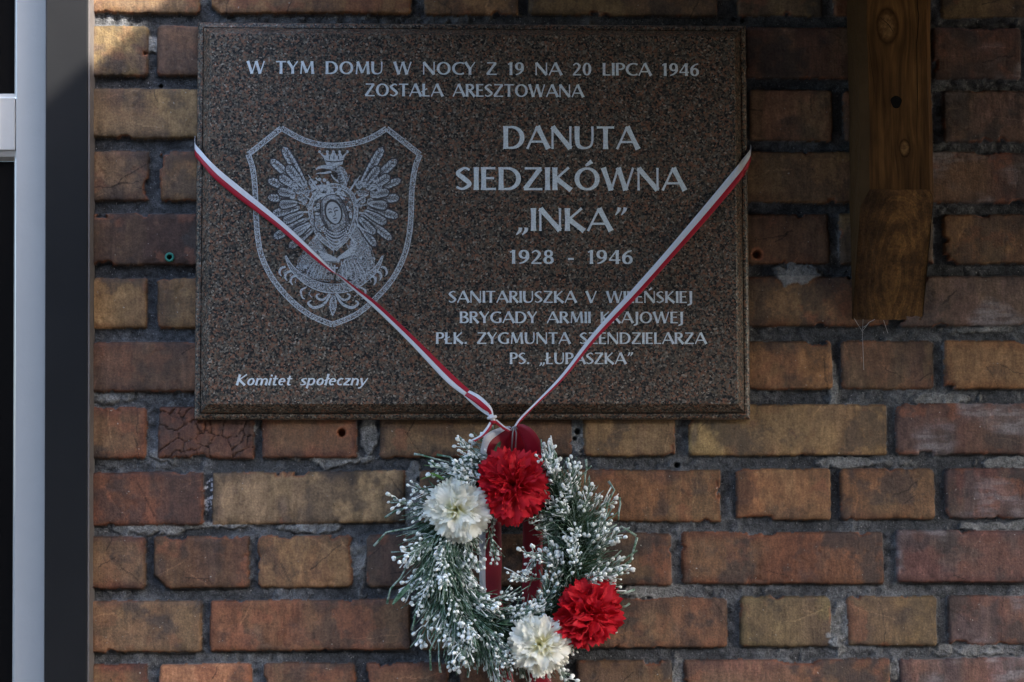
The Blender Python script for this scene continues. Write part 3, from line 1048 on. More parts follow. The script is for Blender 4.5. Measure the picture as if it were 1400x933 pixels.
# --- etched shield
MAT_E1 = mat_etch("etched_bright", .30, .48)
MAT_E2 = mat_etch("etched_grainy", .40, .60)
MAT_E3 = mat_etch("etched_faint", .50, .72)
MAT_DK = noisy("etched_dark_line", (.045, .04, .04), .3, 300, .7, .2)
MAT_SKIN = noisy("etched_halftone", (.33, .35, .365), .25, 900, .7, .2)
EM = [MAT_E1, MAT_E2, MAT_E3, MAT_DK, MAT_SKIN]
ES = 3.01


def ez(zx, zy):
    p = U(320 + zx / ES, 150 + zy / ES, FY)
    return (p.x, p.z)


EU = 0.00089 / ES       # metres per survey unit of the emblem


def path(ink, pts, w, mi=0, n=8, closed=False):
    ws = w if hasattr(w, '__len__') else [w] * len(pts)
    q = bez(pts, list(ws), n) if n > 1 else [(p, ww) for p, ww in zip(pts, ws)]
    ink.strip([ez(*p) for p, _ in q], [ww * EU for _, ww in q], mi)
    return q


def offs(q, d):
    out = []
    k = len(q)
    for i in range(k):
        p = Vector(q[i][0])
        tt = Vector(q[min(i + 1, k - 1)][0]) - Vector(q[max(i - 1, 0)][0])
        tt.normalize()
        out.append((p.x - tt.y * d, p.y + tt.x * d))
    return out


emb = Ink()
for seg in ([(195, 76), (270, 118), (340, 141), (410, 148), (490, 140), (560, 118), (628, 78)], [(628, 78), (765, 185)], [(195, 76), (58, 185)],
            [(765, 185), (745, 240), (732, 330), (728, 440), (720, 520), (697, 610), (650, 700), (580, 780), (500, 845), (405, 885)],
            [(58, 185), (76, 240), (86, 320), (90, 420), (97, 520), (116, 610), (165, 705), (240, 790), (320, 850), (405, 885)]):
    q = path(emb, seg, 17, 1)
    for d in (-9.5, 9.5):
        o_ = offs(q, d)
        emb.strip([ez(*p) for p in o_], [3.2 * EU] * len(o_), 0)
emblem = emb.mb.build("emblem", EM, plq)

er = random.Random(3)
ea = Ink()
# feathers of the two spread wings
LW = [((298, 320), (200, 150)), ((275, 318), (148, 203)), ((255, 335), (138, 288)), ((250, 368), (136, 362)), ((270, 402), (155, 432)), ((300, 450), (160, 530)), ((325, 490), (225, 570))]
RW = [((518, 318), (614, 152)), ((545, 322), (672, 202)), ((560, 342), (690, 287)), ((562, 372), (682, 362)), ((548, 402), (678, 442)), ((522, 432), (652, 538)), ((505, 455), (585, 565))]
SH = []
for grp in (LW, RW):
    for (b0, t0), (b1, t1) in zip(grp, grp[1:]):
        bb = (Vector(b0) + Vector(b1)) / 2
        tt = (Vector(t0) + Vector(t1)) / 2
        SH.append((tuple(bb), tuple(bb + (tt - bb) * er.uniform(.60, .72))))
for (b0, t0) in LW + RW + SH:
    v = Vector(t0) - Vector(b0)
    L = v.length
    v.normalize()
    n_ = Vector((-v.y, v.x))
    wmx = 19 + er.uniform(-2, 2)
    prof_ = []
    for i in range(15):
        u = i / 14
        w = wmx * (.30 + .70 * math.sin(min(1.0, .12 + u * 1.05) * math.pi * .60))
        if u > .80: w *= max(.0, 1 - ((u - .80) / .20) ** 2) ** .5
        prof_.append((u, max(w, .4)))
    lft = [tuple(Vector(b0) + v * (L * u) + n_ * w) for u, w in prof_]
    rgt = [tuple(Vector(b0) + v * (L * u) - n_ * w) for u, w in prof_]
    ea.poly([ez(*p) for p in lft + rgt[::-1]], 1)
    path(ea, lft + rgt[::-1], 5.5, 3, 1)
    for sgn in (-1, 1):
        path(ea, [tuple(Vector(b0) + v * (L * u) + n_ * sgn * w * .58) for u, w in prof_[1:-2]], 6.5, 0, 1)
    for i in range(7):                  # barbs
        u = .22 + .62 * i / 6
        for sgn in (-1, 1):
            p = Vector(b0) + v * (L * u) + n_ * sgn * 3
            q = p + n_ * sgn * wmx * .62 + v * 9
            path(ea, [tuple(p), tuple(q)], [2.8, 1.8], 3, 1)
    path(ea, [tuple(Vector(b0) + v * L * .08), tuple(Vector(b0) + v * L * .88)], [4.5, 2.2], 3, 1)
for cx, cy in [(250, 305), (265, 335), (232, 328), (288, 300), (272, 362), (240, 355), (262, 280), (285, 335), (290, 375), (300, 345), (520, 345), (530, 372), (515, 315), (508, 390), (310, 400), (318, 300), (505, 300), (225, 300), (552, 318), (578, 308), (542, 345), (572, 350), (597, 322), (560, 380), (590, 352), (580, 285), (535, 300)]:
    ea.disc(ez(cx, cy), 13 * EU, 15 * EU, 1)
    path(ea, [(cx - 8, cy + 6), (cx, cy + 11), (cx + 9, cy + 5)], 3.5, 0, 4)
    path(ea, [(cx - 7, cy - 6), (cx + 1, cy - 2), (cx + 6, cy - 8)], 3, 3, 4)
# rays round the halo
for k in range(26):
    a = R(-200 + k * 220 / 25 + 100)
    a = R(20 + k * 320 / 25 + 110)
    c, s_ = math.cos(a), math.sin(a)
    if s_ < -.93: continue
    r0, r1 = 104, 128 + 22 * (k % 3)
    path(ea, [(410 + r0 * c, 425 + r0 * 1.12 * s_), (410 + r1 * c, 425 + r1 * 1.15 * s_)], [9, 2.5], 1 if k % 2 else 0, 1)
# eagle's head, looking to the left, and its crown
path(ea, [(438, 305), (448, 280), (440, 255), (420, 243), (400, 243)], [46, 40, 36, 28, 18], 1)
path(ea, [(405, 240), (372, 236), (348, 240), (337, 250)], [16, 14, 10, 2], 0)
path(ea, [(400, 256), (370, 262), (352, 262), (336, 266)], [10, 8, 5, 2], 0)
for k in range(7):
    path(ea, [(430 + k * 4, 240 + k * 9), (445 + k * 3, 252 + k * 9)], [5, 2], 0, 1)
path(ea, [(400, 268), (412, 285), (432, 300)], [4, 6, 3], 0)
ea.disc(ez(418, 246), 4 * EU, None, 3)
ea.poly([ez(*p) for p in [(380, 228), (412, 232), (446, 227), (452, 200), (466, 176), (446, 190), (434, 172), (424, 192), (409, 166), (396, 192), (384, 173), (376, 191), (352, 177), (370, 201)]], 0)
for x0 in (352, 384, 409, 434, 466):
    ea.disc(ez(x0, 174), 6 * EU, None, 0)
path(ea, [(376, 212), (412, 216), (450, 211)], 5, 3)
for x0 in (392, 411, 430):
    path(ea, [(x0, 206), (x0, 190)], 4, 3, 1)
for k in range(5):
    path(ea, [(408 + k * 5, 250 + k * 11), (424 + k * 4, 262 + k * 10), (440 + k * 3, 258 + k * 10)], [2, 3.5, 2], 3, 4)
path(ea, [(340, 256), (372, 250), (402, 252)], [2, 3, 2], 3, 4)
ea.mb.build("eagle", EM, emblem)

ma = Ink()
# halo
HP = [(415, 575), (350, 520), (318, 440), (320, 380), (350, 335), (410, 313), (470, 335), (498, 385), (498, 450), (470, 520), (415, 575)]
ma.poly([ez(*p) for p, _ in bez(HP[:-1], [1] * 10, 5)], 2)
q = path(ma, HP, 14, 1)
for d in (-8, 7):
    o_ = offs(q, d)
    ma.strip([ez(*p) for p in o_], [3.6 * EU] * len(o_), 0)
# crown over the veil
for k, (ox, oy) in enumerate(((0, 0), (6, 18), (14, 36))):
    path(ma, [(318 + ox, 332 + oy), (350 + ox, 316 + oy), (385 + ox, 318 + oy), (408 + ox * .6, 335 + oy)], [10, 12, 12, 9], 0 if k != 1 else 1)
for cx, cy in ((322, 318), (335, 300), (352, 288), (372, 290), (386, 302), (330, 345), (362, 328), (392, 330), (345, 360), (372, 352), (398, 352)):
    ma.disc(ez(cx, cy), 7.5 * EU, None, 0)
path(ma, [(345, 292), (336, 280)], 5, 0, 1)
for k in range(80):        # ornament scattered over the veil
    a = er.uniform(-.6, 3.7)
    rr = er.uniform(.55, .95)
    x, y = 410 + 82 * rr * math.cos(a), 412 - 92 * rr * math.sin(a)
    path(ma, [(x - 6, y), (x, y - 5), (x + 6, y + 2)], er.uniform(3, 5), 0, 3)
# face
fc = (410, 425)
th = R(-14)


def fp(u, v):
    return (fc[0] + u * math.cos(th) - v * math.sin(th), fc[1] + u * math.sin(th) + v * math.cos(th))


VEIL = [fp(-44, -50), fp(-20, -72), fp(14, -74), fp(40, -56), fp(54, -10), fp(56, 40), fp(44, 80), fp(8, 112), fp(-30, 84), (342, 500), (330, 440), fp(-56, -6)]
ma.poly([ez(*p) for p in VEIL], 1)
path(ma, VEIL + [VEIL[0]], 4, 3, 4)
for k in range(3):
    path(ma, [fp(-34 + k * 3 - k * 8, -52), fp(-46 - k * 5, -6), fp(-40 - k * 4, 40), fp(-22 - k * 6, 74)], [2.5, 3.5, 3.5, 2], 3, 6)
    path(ma, [fp(32 + k * 4, -52), fp(43 + k * 5, -6), fp(42 + k * 5, 40), fp(26 + k * 7, 78)], [2.5, 3.5, 3.5, 2], 3, 6)
ma.poly([ez(*fp(37 * math.cos(2 * math.pi * i / 28), -3 + 53 * math.sin(2 * math.pi * i / 28))) for i in range(28)], 3)
FACE = [fp(30 * math.cos(2 * math.pi * i / 28) * (1 if math.sin(2 * math.pi * i / 28) < 0 else 1 - .22 * math.sin(2 * math.pi * i / 28) ** 2), 46 * math.sin(2 * math.pi * i / 28)) for i in range(28)]
ma.poly([ez(*p) for p in FACE], 4)
for sgn in (-1, 1):
    path(ma, [fp(sgn * 22, -16), fp(sgn * 13, -20), fp(sgn * 4, -15)], [2.5, 4, 3], 3, 4)
    path(ma, [fp(sgn * 20, -4), fp(sgn * 13, -7), fp(sgn * 5, -3)], [3, 5.5, 3], 3, 4)
path(ma, [fp(3, -14), fp(5, 8), fp(-3, 14), fp(-7, 12)], [2.5, 3.2, 3.6, 2], 3, 5)
path(ma, [fp(-10, 25), fp(-3, 23), fp(2, 24), fp(9, 24)], [2, 4.6, 4.6, 2], 3, 5)
path(ma, [fp(-5, 32), fp(0, 33), fp(6, 31)], 2.2, 3, 4)
path(ma, [fp(-16, -30), fp(-4, -34), fp(8, -32)], [4, 7, 4], 0, 5)
path(ma, [fp(-18, 4), fp(-14, 16), fp(-8, 30)], [5, 8, 4], 0, 5)
path(ma, [fp(0, -12), fp(0, 4)], [4, 4], 0, 1)
path(ma, [fp(-5, 38), fp(2, 40)], [5, 5], 0, 1)
# chains on the breast
for k in range(5):
    w, y0, sag = 56 - k * 6, 488 + k * 17, 34 - k * 3
    path(ma, [(418 - w, y0 - 12), (418, y0 + sag - 12), (418 + w, y0 - 12)], 9, 3, 7)
    for j in range(15):
        u = -1 + 2 * j / 14
        ma.disc(ez(418 + u * w, y0 + sag * (1 - u * u) - 12), 3.9 * EU, None, 0, 8)
# brocade of the robe: short curls kept inside the two sleeves
SL = [[(335, 520), (288, 580), (262, 650), (330, 695), (408, 700), (392, 610)], [(500, 480), (552, 545), (578, 640), (520, 700), (420, 702), (462, 600)]]


def inside(p, poly):
    c = False
    for i in range(len(poly)):
        (x1, y1), (x2, y2) = poly[i], poly[i - 1]
        if (y1 > p[1]) != (y2 > p[1]) and p[0] < (x2 - x1) * (p[1] - y1) / (y2 - y1) + x1: c = not c
    return c


for poly in SL:
    ma.poly([ez(*p) for p in poly], 1)
    path(ma, poly + [poly[0]], 3.5, 1, 3)
    for k in range(150):
        p = (er.uniform(255, 580), er.uniform(480, 702))
        if not inside(p, poly): continue
        a = er.uniform(0, 6.3)
        path(ma, [p, (p[0] + 9 * math.cos(a), p[1] + 9 * math.sin(a)), (p[0] + 12 * math.cos(a + .9), p[1] + 12 * math.sin(a + .9))], [4.5, 4.5, 2.5], 3 if k % 2 else 0, 3)
for k in range(6):
    path(ma, [(440 + k * 13, 622), (446 + k * 17, 660), (442 + k * 20, 700)], [3, 3.5, 2], 0, 4)
    path(ma, [(392 - k * 13, 630), (380 - k * 15, 665), (372 - k * 15, 692)], [3, 3.5, 2], 0, 4)
# crossed hands
for k in range(4):
    path(ma, [(434, 624), (395, 604 + k * 6), (348 + k * 7, 584 + k * 12)], [11, 12, 6], 0, 5)
    path(ma, [(428, 614), (462, 588 + k * 6), (504 - k * 3, 558 + k * 12)], [11, 12, 6], 0, 5)
    path(ma, [(424, 618 + k * 2), (394, 611 + k * 5), (356 + k * 6, 594 + k * 10)], [2.4, 2.8, 2], 3, 5)
    path(ma, [(436, 612 + k * 2), (464, 595 + k * 5), (497 - k * 3, 568 + k * 10)], [2.4, 2.8, 2], 3, 5)
path(ma, [(414, 640), (414, 676)], 7, 0, 1)
path(ma, [(402, 652), (428, 652)], 7, 0, 1)
ma.mb.build("portrait", EM, emblem)

cr = Ink()
CP = [(212, 602), (240, 655), (300, 705), (360, 730), (412, 736), (470, 730), (528, 703), (585, 655), (612, 602)]
q = path(cr, CP, [3, 18, 30, 36, 38, 36, 30, 18, 3], 1)
for sgn in (-1, 1):
    o_ = []
    for i, (p, w) in enumerate(q):
        tt = Vector(q[min(i + 1, len(q) - 1)][0]) - Vector(q[max(i - 1, 0)][0])
        tt.normalize()
        o_.append((p[0] - tt.y * sgn * w / 2, p[1] + tt.x * sgn * w / 2))
    cr.strip([ez(*p) for p in o_], [4 * EU] * len(o_), 0)
path(cr, [(255, 650), (330, 700), (412, 716), (490, 700), (570, 650)], 3, 3)
cr.mb.build("crescent", EM, emblem)
orn = Ink()
path(orn, [(408, 762), (408, 785), (407, 812), (406, 850)], [10, 26, 34, 3], 1)
path(orn, [(400, 775), (395, 810), (406, 845)], 3.5, 0)
path(orn, [(416, 775), (420, 810), (406, 845)], 3.5, 0)
for sgn in (-1, 1):
    X0 = 408
    f = lambda pts: [(X0 + sgn * (x - X0), y) for x, y in pts]
    path(orn, f([(398, 760), (370, 800), (330, 815), (305, 798), (318, 785)]), [6, 11, 12, 9, 4], 0)
    path(orn, f([(394, 756), (368, 782), (345, 778), (340, 764), (352, 758)]), [4, 9, 9, 7, 4], 0)
    path(orn, f([(300, 730), (276, 745), (280, 772), (292, 780)]), [5, 9, 7, 3], 0)
    path(orn, f([(318, 742), (308, 760), (322, 772)]), [4, 7, 4], 1)
    for k in range(3):
        bx, by = 190 + k * 23, 645 + k * 18
        path(orn, f([(bx + 22, by + 2), (bx + 4, by + 8), (bx - 3, by + 26), (bx + 6, by + 42)]), [9, 10, 9, 2], 0)
        path(orn, f([(bx + 24, by + 12), (bx + 16, by + 26), (bx + 20, by + 36)]), [4, 5, 2], 1)
orn.mb.build("ornament", EM, emblem)

# ------------------------------------------------------------------ timber beam
BY = -0.076
xl, xr = U(1178, 200, BY).x, U(1276.5, 200, BY).x
zf = U(1230, 259, BY).z
zbk = U(1215, 437, 0).z
ztop = 0.658
beam = tag(empty("timber_beam", (xl, 0, zbk)), "dark brown timber beam with a sloping sawn end on the wall right of the plaque", "beam", kind="thing")
BWd = xr - xl
kk = lambda px, py: (U(px, py, BY).x - xl, U(px, py, BY).z - zbk)
KNOTS = [(*kk(1213, 36), .022, .75), (*kk(1237, 203), .011, .6)]
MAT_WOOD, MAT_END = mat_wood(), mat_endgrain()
MAT_FLANK = noisy("shaded_flank", (.056, .031, .013), .45, 26, .9, .08, .002, 140)  # darker than the front: shade on sides and left chamfer put into the colour
mb = MB()
ch = .0105
chr_ = .006
zF, zT = zf - zbk, ztop - zbk
# section (x, y): back left, front left with chamfer, front right with chamfer, back right
sec = [(0, -.001), (0, BY + ch), (ch * .9, BY), (BWd - chr_, BY), (BWd, BY + chr_), (BWd, -.001)]


def zcut(y):      # the sloping end
    return zF * (y / BY) ** 0.9 if y < -.001 else 0.0


NZ = 40
ring = []
vs, fs, = [], []
for k in range(NZ + 1):
    for (x, y) in sec:
        z0 = zcut(y)
        z = z0 + (zT - z0) * k / NZ
        wob = .0008 * math.sin(z * 31 + x * 20) + .0005 * math.sin(z * 77 + y * 50)
        vs.append((x + wob, y + wob, z))
for k in range(NZ):
    for i in range(6):
        j = (i + 1) % 6
        fs.append((k * 6 + i, k * 6 + j, (k + 1) * 6 + j, (k + 1) * 6 + i))
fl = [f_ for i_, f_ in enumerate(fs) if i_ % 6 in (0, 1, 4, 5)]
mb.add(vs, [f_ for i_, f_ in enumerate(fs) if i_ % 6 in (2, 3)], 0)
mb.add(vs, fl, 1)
mb.add([vs[NZ * 6 + i] for i in range(6)], [(0, 1, 2, 3, 4, 5)])
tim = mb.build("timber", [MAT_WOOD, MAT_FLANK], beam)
# the sawn face, rough, a finely divided sheet from front edge to back
mb = MB()
nu, nv = 40, 70
vs, fs = [], []
for j in range(nv + 1):
    v = j / nv
    y = BY + (0 - BY) * v
    y = min(y, -.001)
    xa = 0.0 if y > BY + ch else (BY + ch - y) / ch * ch * .9
    xb = BWd if y > BY + chr_ else BWd - (BY + chr_ - y)
    for i in range(nu + 1):
        u = i / nu
        x = xa + (xb - xa) * u
        e = math.sin(u * math.pi) ** .3 * (1 if 0 < j < nv else 0)
        rg = (.0004 * math.sin(u * 55 + v * 9) * math.sin(v * 31) + .0005 * (er.random() - .5)) * e
        vs.append((x, y - rg, zcut(y) - .0004 - rg))
for j in range(nv):
    for i in range(nu):
        a_ = j * (nu + 1) + i
        fs.append((a_, a_ + nu + 1, a_ + nu + 2, a_ + 1))
mb.add(vs, fs, 0, True)
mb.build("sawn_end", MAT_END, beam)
# bolt hole, drying cracks
mb = MB()
hx_, hz_ = kk(1225, 140)
mb.add([(hx_ + .0068 * math.cos(a) * (1 + .12 * math.sin(3 * a)), BY - .0012, hz_ + .0078 * math.sin(a)) for a in [2 * math.pi * i / 24 for i in range(24)]], [tuple(range(24))])
MAT_HOLE = noisy("bolt_hole_shadow", (.006, .005, .004), .2, 50, .9, .1)
mb.build("bolt_hole", MAT_HOLE, beam)
mb = MB()


def crack(pts, w):
    for i in range(len(pts) - 1):
        (x0, z0), (x1, z1) = kk(*pts[i]), kk(*pts[i + 1])
        w0, w1 = (w * .9 if i else w * .2), (w * .9 if i < len(pts) - 2 else w * .15)
        mb.add([(x0 - w0, BY - .0011, z0), (x0 + w0, BY - .0011, z0), (x1 + w1, BY - .0011, z1), (x1 - w1, BY - .0011, z1)], [(0, 1, 2, 3)])


crack([(1203, 24), (1211, 31), (1216, 36), (1222, 46)], .0007)
crack([(1201, 28), (1208, 33), (1214, 35)], .0004)
crack([(1214, 36), (1223, 35)], .0005)
crack([(1254, -20), (1254, 10), (1256, 22), (1253, 60), (1254, 130), (1253, 200)], .0005)
crack([(1184, 20), (1190, 80), (1199, 150)], .0003)
mb.build("drying_crack", MAT_HOLE, beam)

# roof of the porch that the beam carries: out of the picture, it shades the wall
CX0 = -0.212
mb = MB()
for k in range(9):
    mb.box((CX0, -.02 - .15 * (k + 1) + .002, .66), (2.2, -.02 - .15 * k - .002, .69))
roof = tag(mb.build("porch_roof", noisy("roof_boards", (.10, .065, .04), .3, 20, .8, .2)), "timber board porch roof above the plaque, its shade falling over the wall", "roof", kind="thing")

# ------------------------------------------------------------------ green wall plug
p = U(232, 352)
plug = tag(empty("wall_plug", (p.x, -.001, p.z)), "small green plastic wall plug in the brick left of the plaque", "wall plug")
mb = MB()
n = 24
prof = [(.0058, .004), (.0058, -.0012), (.0052, -.0020), (.0036, -.0020), (.0030, -.0012), (.0026, .012)]
vs, fs = [], []
for r_, y in prof:
    for i in range(n):
        a = 2 * math.pi * i / n
        vs.append((r_ * math.cos(a), y, r_ * math.sin(a)))
for k in range(len(prof) - 1):
    for i in range(n):
        fs.append((k * n + i, k * n + (i + 1) % n, (k + 1) * n + (i + 1) % n, (k + 1) * n + i))
mb.add(vs, fs, 0, True)
mb.build("sleeve", noisy("green_plastic", (.02, .16, .12), .2, 200, .5, .4), plug)

# ------------------------------------------------------------------ ribbons
MAT_RED = mat_satin("red_ribbon", (.46, .010, .03))
MAT_WHT = mat_satin("white_ribbon", (.80, .81, .84))
MAT_WRED = mat_satin("crimson_satin", (.25, .005, .017), .5, trans=.05)


def ribbon(name, rows, mats, parent, n=10, split=.5, thick=.0004):
    """rows: (edge A px, edge B px, depth A, depth B); A carries mats[0], B mats[1]"""
    A = [tuple(U(*r_[0], r_[2])) for r_ in rows]
    B = [tuple(U(*r_[1], r_[3])) for r_ in rows]

    def cr3(P):
        out = []
        P = [Vector(p) for p in P]
        k = len(P)
        for i in range(k - 1):
            p0, p1, p2, p3 = P[max(i - 1, 0)], P[i], P[i + 1], P[min(i + 2, k - 1)]
            for j in range(n):
                u = j / n
                out.append(.5 * ((2 * p1) + (p2 - p0) * u + (2 * p0 - 5 * p1 + 4 * p2 - p3) * u * u + (3 * p1 - p0 - 3 * p2 + p3) * u ** 3))
        out.append(P[-1])
        return out

    a, b = cr3(A), cr3(B)
    vs, fs, mi = [], [], []
    for p, q in zip(a, b):
        s_ = p.lerp(q, split)
        vs += [p, p.lerp(s_, .5), s_, s_.lerp(q, .5), q]
    for i in range(len(a) - 1):
        for j in range(4):
            fs.append((i * 5 + j, i * 5 + j + 1, (i + 1) * 5 + j + 1, (i + 1) * 5 + j))
            mi.append(0 if j < 2 else 1)
    m_ = MB()
    m_.v = [tuple(p) for p in vs]
    m_.f, m_.mi, m_.sm = fs, mi, [True] * len(fs)
    o = m_.build(name, mats, parent)
    md = o.modifiers.new("cloth", 'SOLIDIFY')
    md.thickness = thick
    md.offset = 0
    return o


rib = tag(empty("flag_ribbon", (0, 0, 0)), "narrow white and red ribbon tied round the granite plaque in a V", "ribbon")
WR = [MAT_WHT, MAT_RED]
kn = -.078
ribbon("left_band", [((266.8, 186), (266.8, 203), -.002, -.002), ((266.6, 196), (266.6, 213), -.0175, -.0175), ((275, 206.5), (271, 219), -.0255, -.024),
                     ((288, 221), (280, 229.5), -.0325, -.031), ((304.7, 236.5), (291.5, 243), -.0345, -.0345), ((330, 257), (321, 268), -.0355, -.0355), ((386.5, 303.5), (379, 311.5), -.039, -.0395),
                     ((432, 346.5), (427.5, 352.5), -.041, -.046), ((452, 367), (450, 370), -.0405, -.0475), ((464.5, 379.4), (466.5, 378.2), -.0425, -.049), ((484, 397), (487, 393.2), -.0445, -.050), ((512, 422), (517, 415.2), -.0485, -.0525),
                     ((560, 469), (566.5, 461), -.056, -.058), ((609, 521), (617.5, 511), -.065, -.066), ((634.5, 541), (642, 533.5), -.069, -.070)], WR, rib)
# the fold and the bow end
ribbon("left_band", [((642, 534), (635, 541), -.0705, -.0695), ((655, 540.5), (646, 548.5), -.078, -.0765), ((667, 551), (659, 558.5), -.082, -.080), ((673, 560), (668, 564.5), -.081, -.0805), ((675, 570), (670, 571), -.0785, -.0785)], WR, rib, split=.38)
ribbon("left_band", [((634, 541), (637, 538.5), -.0685, -.0685), ((646, 553), (650, 549), -.071, -.071), ((659, 563.5), (662, 559), -.0745, -.0745), ((671, 571), (673, 566), -.078, -.078)], [MAT_WHT, MAT_WHT], rib)
mb = MB()
kc = U(672.7, 571, kn)
pts = []
for i in range(17):
    a = 2 * math.pi * i / 16
    pts.append((kc.x + .0042 * math.cos(a), kc.y - .0005 + .0036 * math.sin(a), kc.z + .0008 * math.cos(a)))
mb.tube(pts, .0021, 8)
mb.tube([U(670.5, 567, kn), U(673.5, 572, kn - .002), U(675.5, 577, kn)], [.002, .0034, .002], 8)
mb.build("knot", MAT_WHT, rib)
mb = MB()
mb.tube([U(671, 576, kn), U(674, 577.5, kn - .002), U(677, 576.5, kn)], [.0018, .0028, .0018], 8)
mb.build("knot", MAT_RED, rib)
ribbon("tail", [((670, 576), (675, 578), kn, kn), ((664.5, 585), (669.5, 588), -.081, -.082), ((655.5, 595.5), (661, 597), -.079, -.082), ((644, 601.5), (649.5, 604), -.076, -.078)], WR, rib)
ribbon("left_band", [((679, 573.5), (675.5, 577.5), kn, kn), ((689, 582), (686.5, 586.5), -.077, -.077), ((698.5, 587.6), (695.5, 591), -.076, -.076)], WR, rib, split=.35)
ribbon("right_band", [((702, 584.5), (706, 586.5), -.074, -.074), ((711, 571), (714.5, 574), -.074, -.074), ((735, 547), (738.5, 549.5), -.072, -.0725), ((768, 512), (773, 516), -.066, -.068), ((810, 456.5), (818, 461.5), -.058, -.060),
                      ((862, 398.5), (873, 404.5), -.050, -.052), ((908, 346.5), (920, 352.5), -.0435, -.0445), ((960, 285), (970.5, 296), -.0385, -.039), ((1003.5, 232.5), (1011.4, 247.5), -.0335, -.034),
                      ((1013, 220.5), (1019, 237), -.0265, -.027), ((1026.0, 204), (1026.0, 221.5), -.0185, -.0185), ((1026.0, 198), (1026.0, 215), -.002, -.002)], WR, rib, split=.56)

sash = tag(empty("hanging_ribbon", (0, 0, 0)), "wide crimson satin ribbon looped behind the flower wreath to hang it", "ribbon")
SM = [MAT_WHT, MAT_WRED]
ribbon("loop", [((697, 583), (703, 589), -.072, -.072), ((680, 586), (690, 612), -.066, -.060), ((662, 598), (684, 632), -.074, -.060), ((656, 628), (684, 655), -.058, -.040), ((656, 690), (685, 690), -.016, -.014), ((655, 760), (686, 760), -.010, -.011), ((657, 815), (686, 815), -.010, -.0105), ((668, 880), (696, 885), -.010, -.0105), ((680, 960), (706, 965), -.010, -.0105)], SM, sash, split=.28)
ribbon("loop", [((703, 584), (708, 587), -.074, -.072), ((715, 580.5), (716, 606), -.086, -.070), ((732, 592), (722, 628), -.090, -.064), ((742, 616), (724, 648), -.078, -.050), ((741, 648), (716, 664), -.050, -.034), ((742, 700), (715, 700), -.015, -.014), ((742, 760), (714.5, 760), -.010, -.0105), ((742, 815), (714, 815), -.010, -.0105), ((748, 880), (720, 885), -.010, -.0105), ((757, 960), (730, 965), -.010, -.0105)], [MAT_WRED, MAT_WRED], sash)
ribbon("loop", [((690, 588), (712, 588), -.060, -.060), ((672, 604), (732, 604), -.050, -.050), ((667, 630), (736, 630), -.038, -.038), ((668, 665), (734, 665), -.026, -.026)], [MAT_WRED, MAT_WRED], sash)
mb = MB()
for px in (701, 706):
    mb.tube([U(703.5, 583, -.0745), U(px, 592, -.073), U(px - 1.5, 618, -.066)], .0009, 6)
mb.tube([U(699, 589, -.0765), U(701, 584.5, -.077), U(705, 583, -.0765), U(707, 586, -.0755)], .001, 6)
mb.build("wire_hook", noisy("galvanised_wire", (.35, .36, .37), .2, 200, .45, .5, metal=.6), sash)

# ------------------------------------------------------------------ wreath
WC = U(697, 762, -.050)
wreath = tag(empty("flower_wreath", WC), "round wreath of white frosted sprigs with red and white artificial carnations hanging under the plaque", "wreath")
MAT_STEM = mat_flocked("frosted_stem", (.055, .125, .070), (.46, .53, .48), .42, .66)
MAT_BUD = mat_flocked("white_bud", (.48, .54, .47), (.85, .87, .84), .26, .48)
MAT_LEAF = mat_flocked("dark_green_leaf", (.018, .060, .026), (.16, .25, .17), .36, .74)
MAT_LIME = mat_flocked("fresh_green_leaf", (.06, .17, .03), (.16, .30, .09), .35, .7)
RX, RZ = .081, .093
mb = MB()
pts = [(RX * math.cos(2 * math.pi * i / 48), 0, RZ * math.sin(2 * math.pi * i / 48)) for i in range(49)]
mb.tube(pts, .019, 10, 0, False)
mb.build("base_ring", noisy("wrapped_twig", (.02, .032, .016), .4, 120, .9, .1, .003, 120), wreath)

wr = random.Random(21)
ICO = None


def ico():
    global ICO
    if ICO is None:
        b_ = bmesh.new()
        bmesh.ops.create_icosphere(b_, subdivisions=2, radius=1)
        b_.verts.ensure_lookup_table()
        ICO = ([v.co.copy() for v in b_.verts], [tuple(v.index for v in f.verts) for f in b_.faces])
        b_.free()
    return ICO


def bud(mb_, p, d, r_, mi=1):
    vs, fs = ico()
    q = d.to_track_quat('Z', 'Y')
    ph = wr.uniform(0, 6.28)
    kx, ky = wr.uniform(.8, 1.1), wr.uniform(.85, 1.15)
    mb_.add([p + q @ Vector((v.x * r_ * kx, v.y * r_ * ky, v.z * r_ * (1.15 if v.z > 0 else 1.5))) * (1 + .13 * math.sin(3 * math.atan2(v.y, v.x) + ph) + wr.uniform(-.07, .07)) for v in vs], fs, mi, True)


def rv(s=1.0):
    return Vector((wr.uniform(-1, 1), wr.uniform(-1, 1), wr.uniform(-1, 1))) * s


def blade(mb_, p, d, L, w, mi, sag=Vector((0, 0, 0)), seg=4):
    side = d.cross(rv()).normalized()
    vs, fs = [], []
    for i in range(seg + 1):
        u = i / seg
        c = p + d * (L * u) + sag * (u * u)
        ww = w * (.55 + .9 * u) * (1 - u) ** .6 + w * .06
        up = side.cross(d).normalized() * ww * .25
        vs += [c - side * ww, c - up, c + side * ww]
    for i in range(seg):
        for j in range(2):
            fs.append((i * 3 + j, i * 3 + j + 1, i * 3 + 4 + j, i * 3 + 3 + j))
    mb_.add(vs, fs, mi, True)


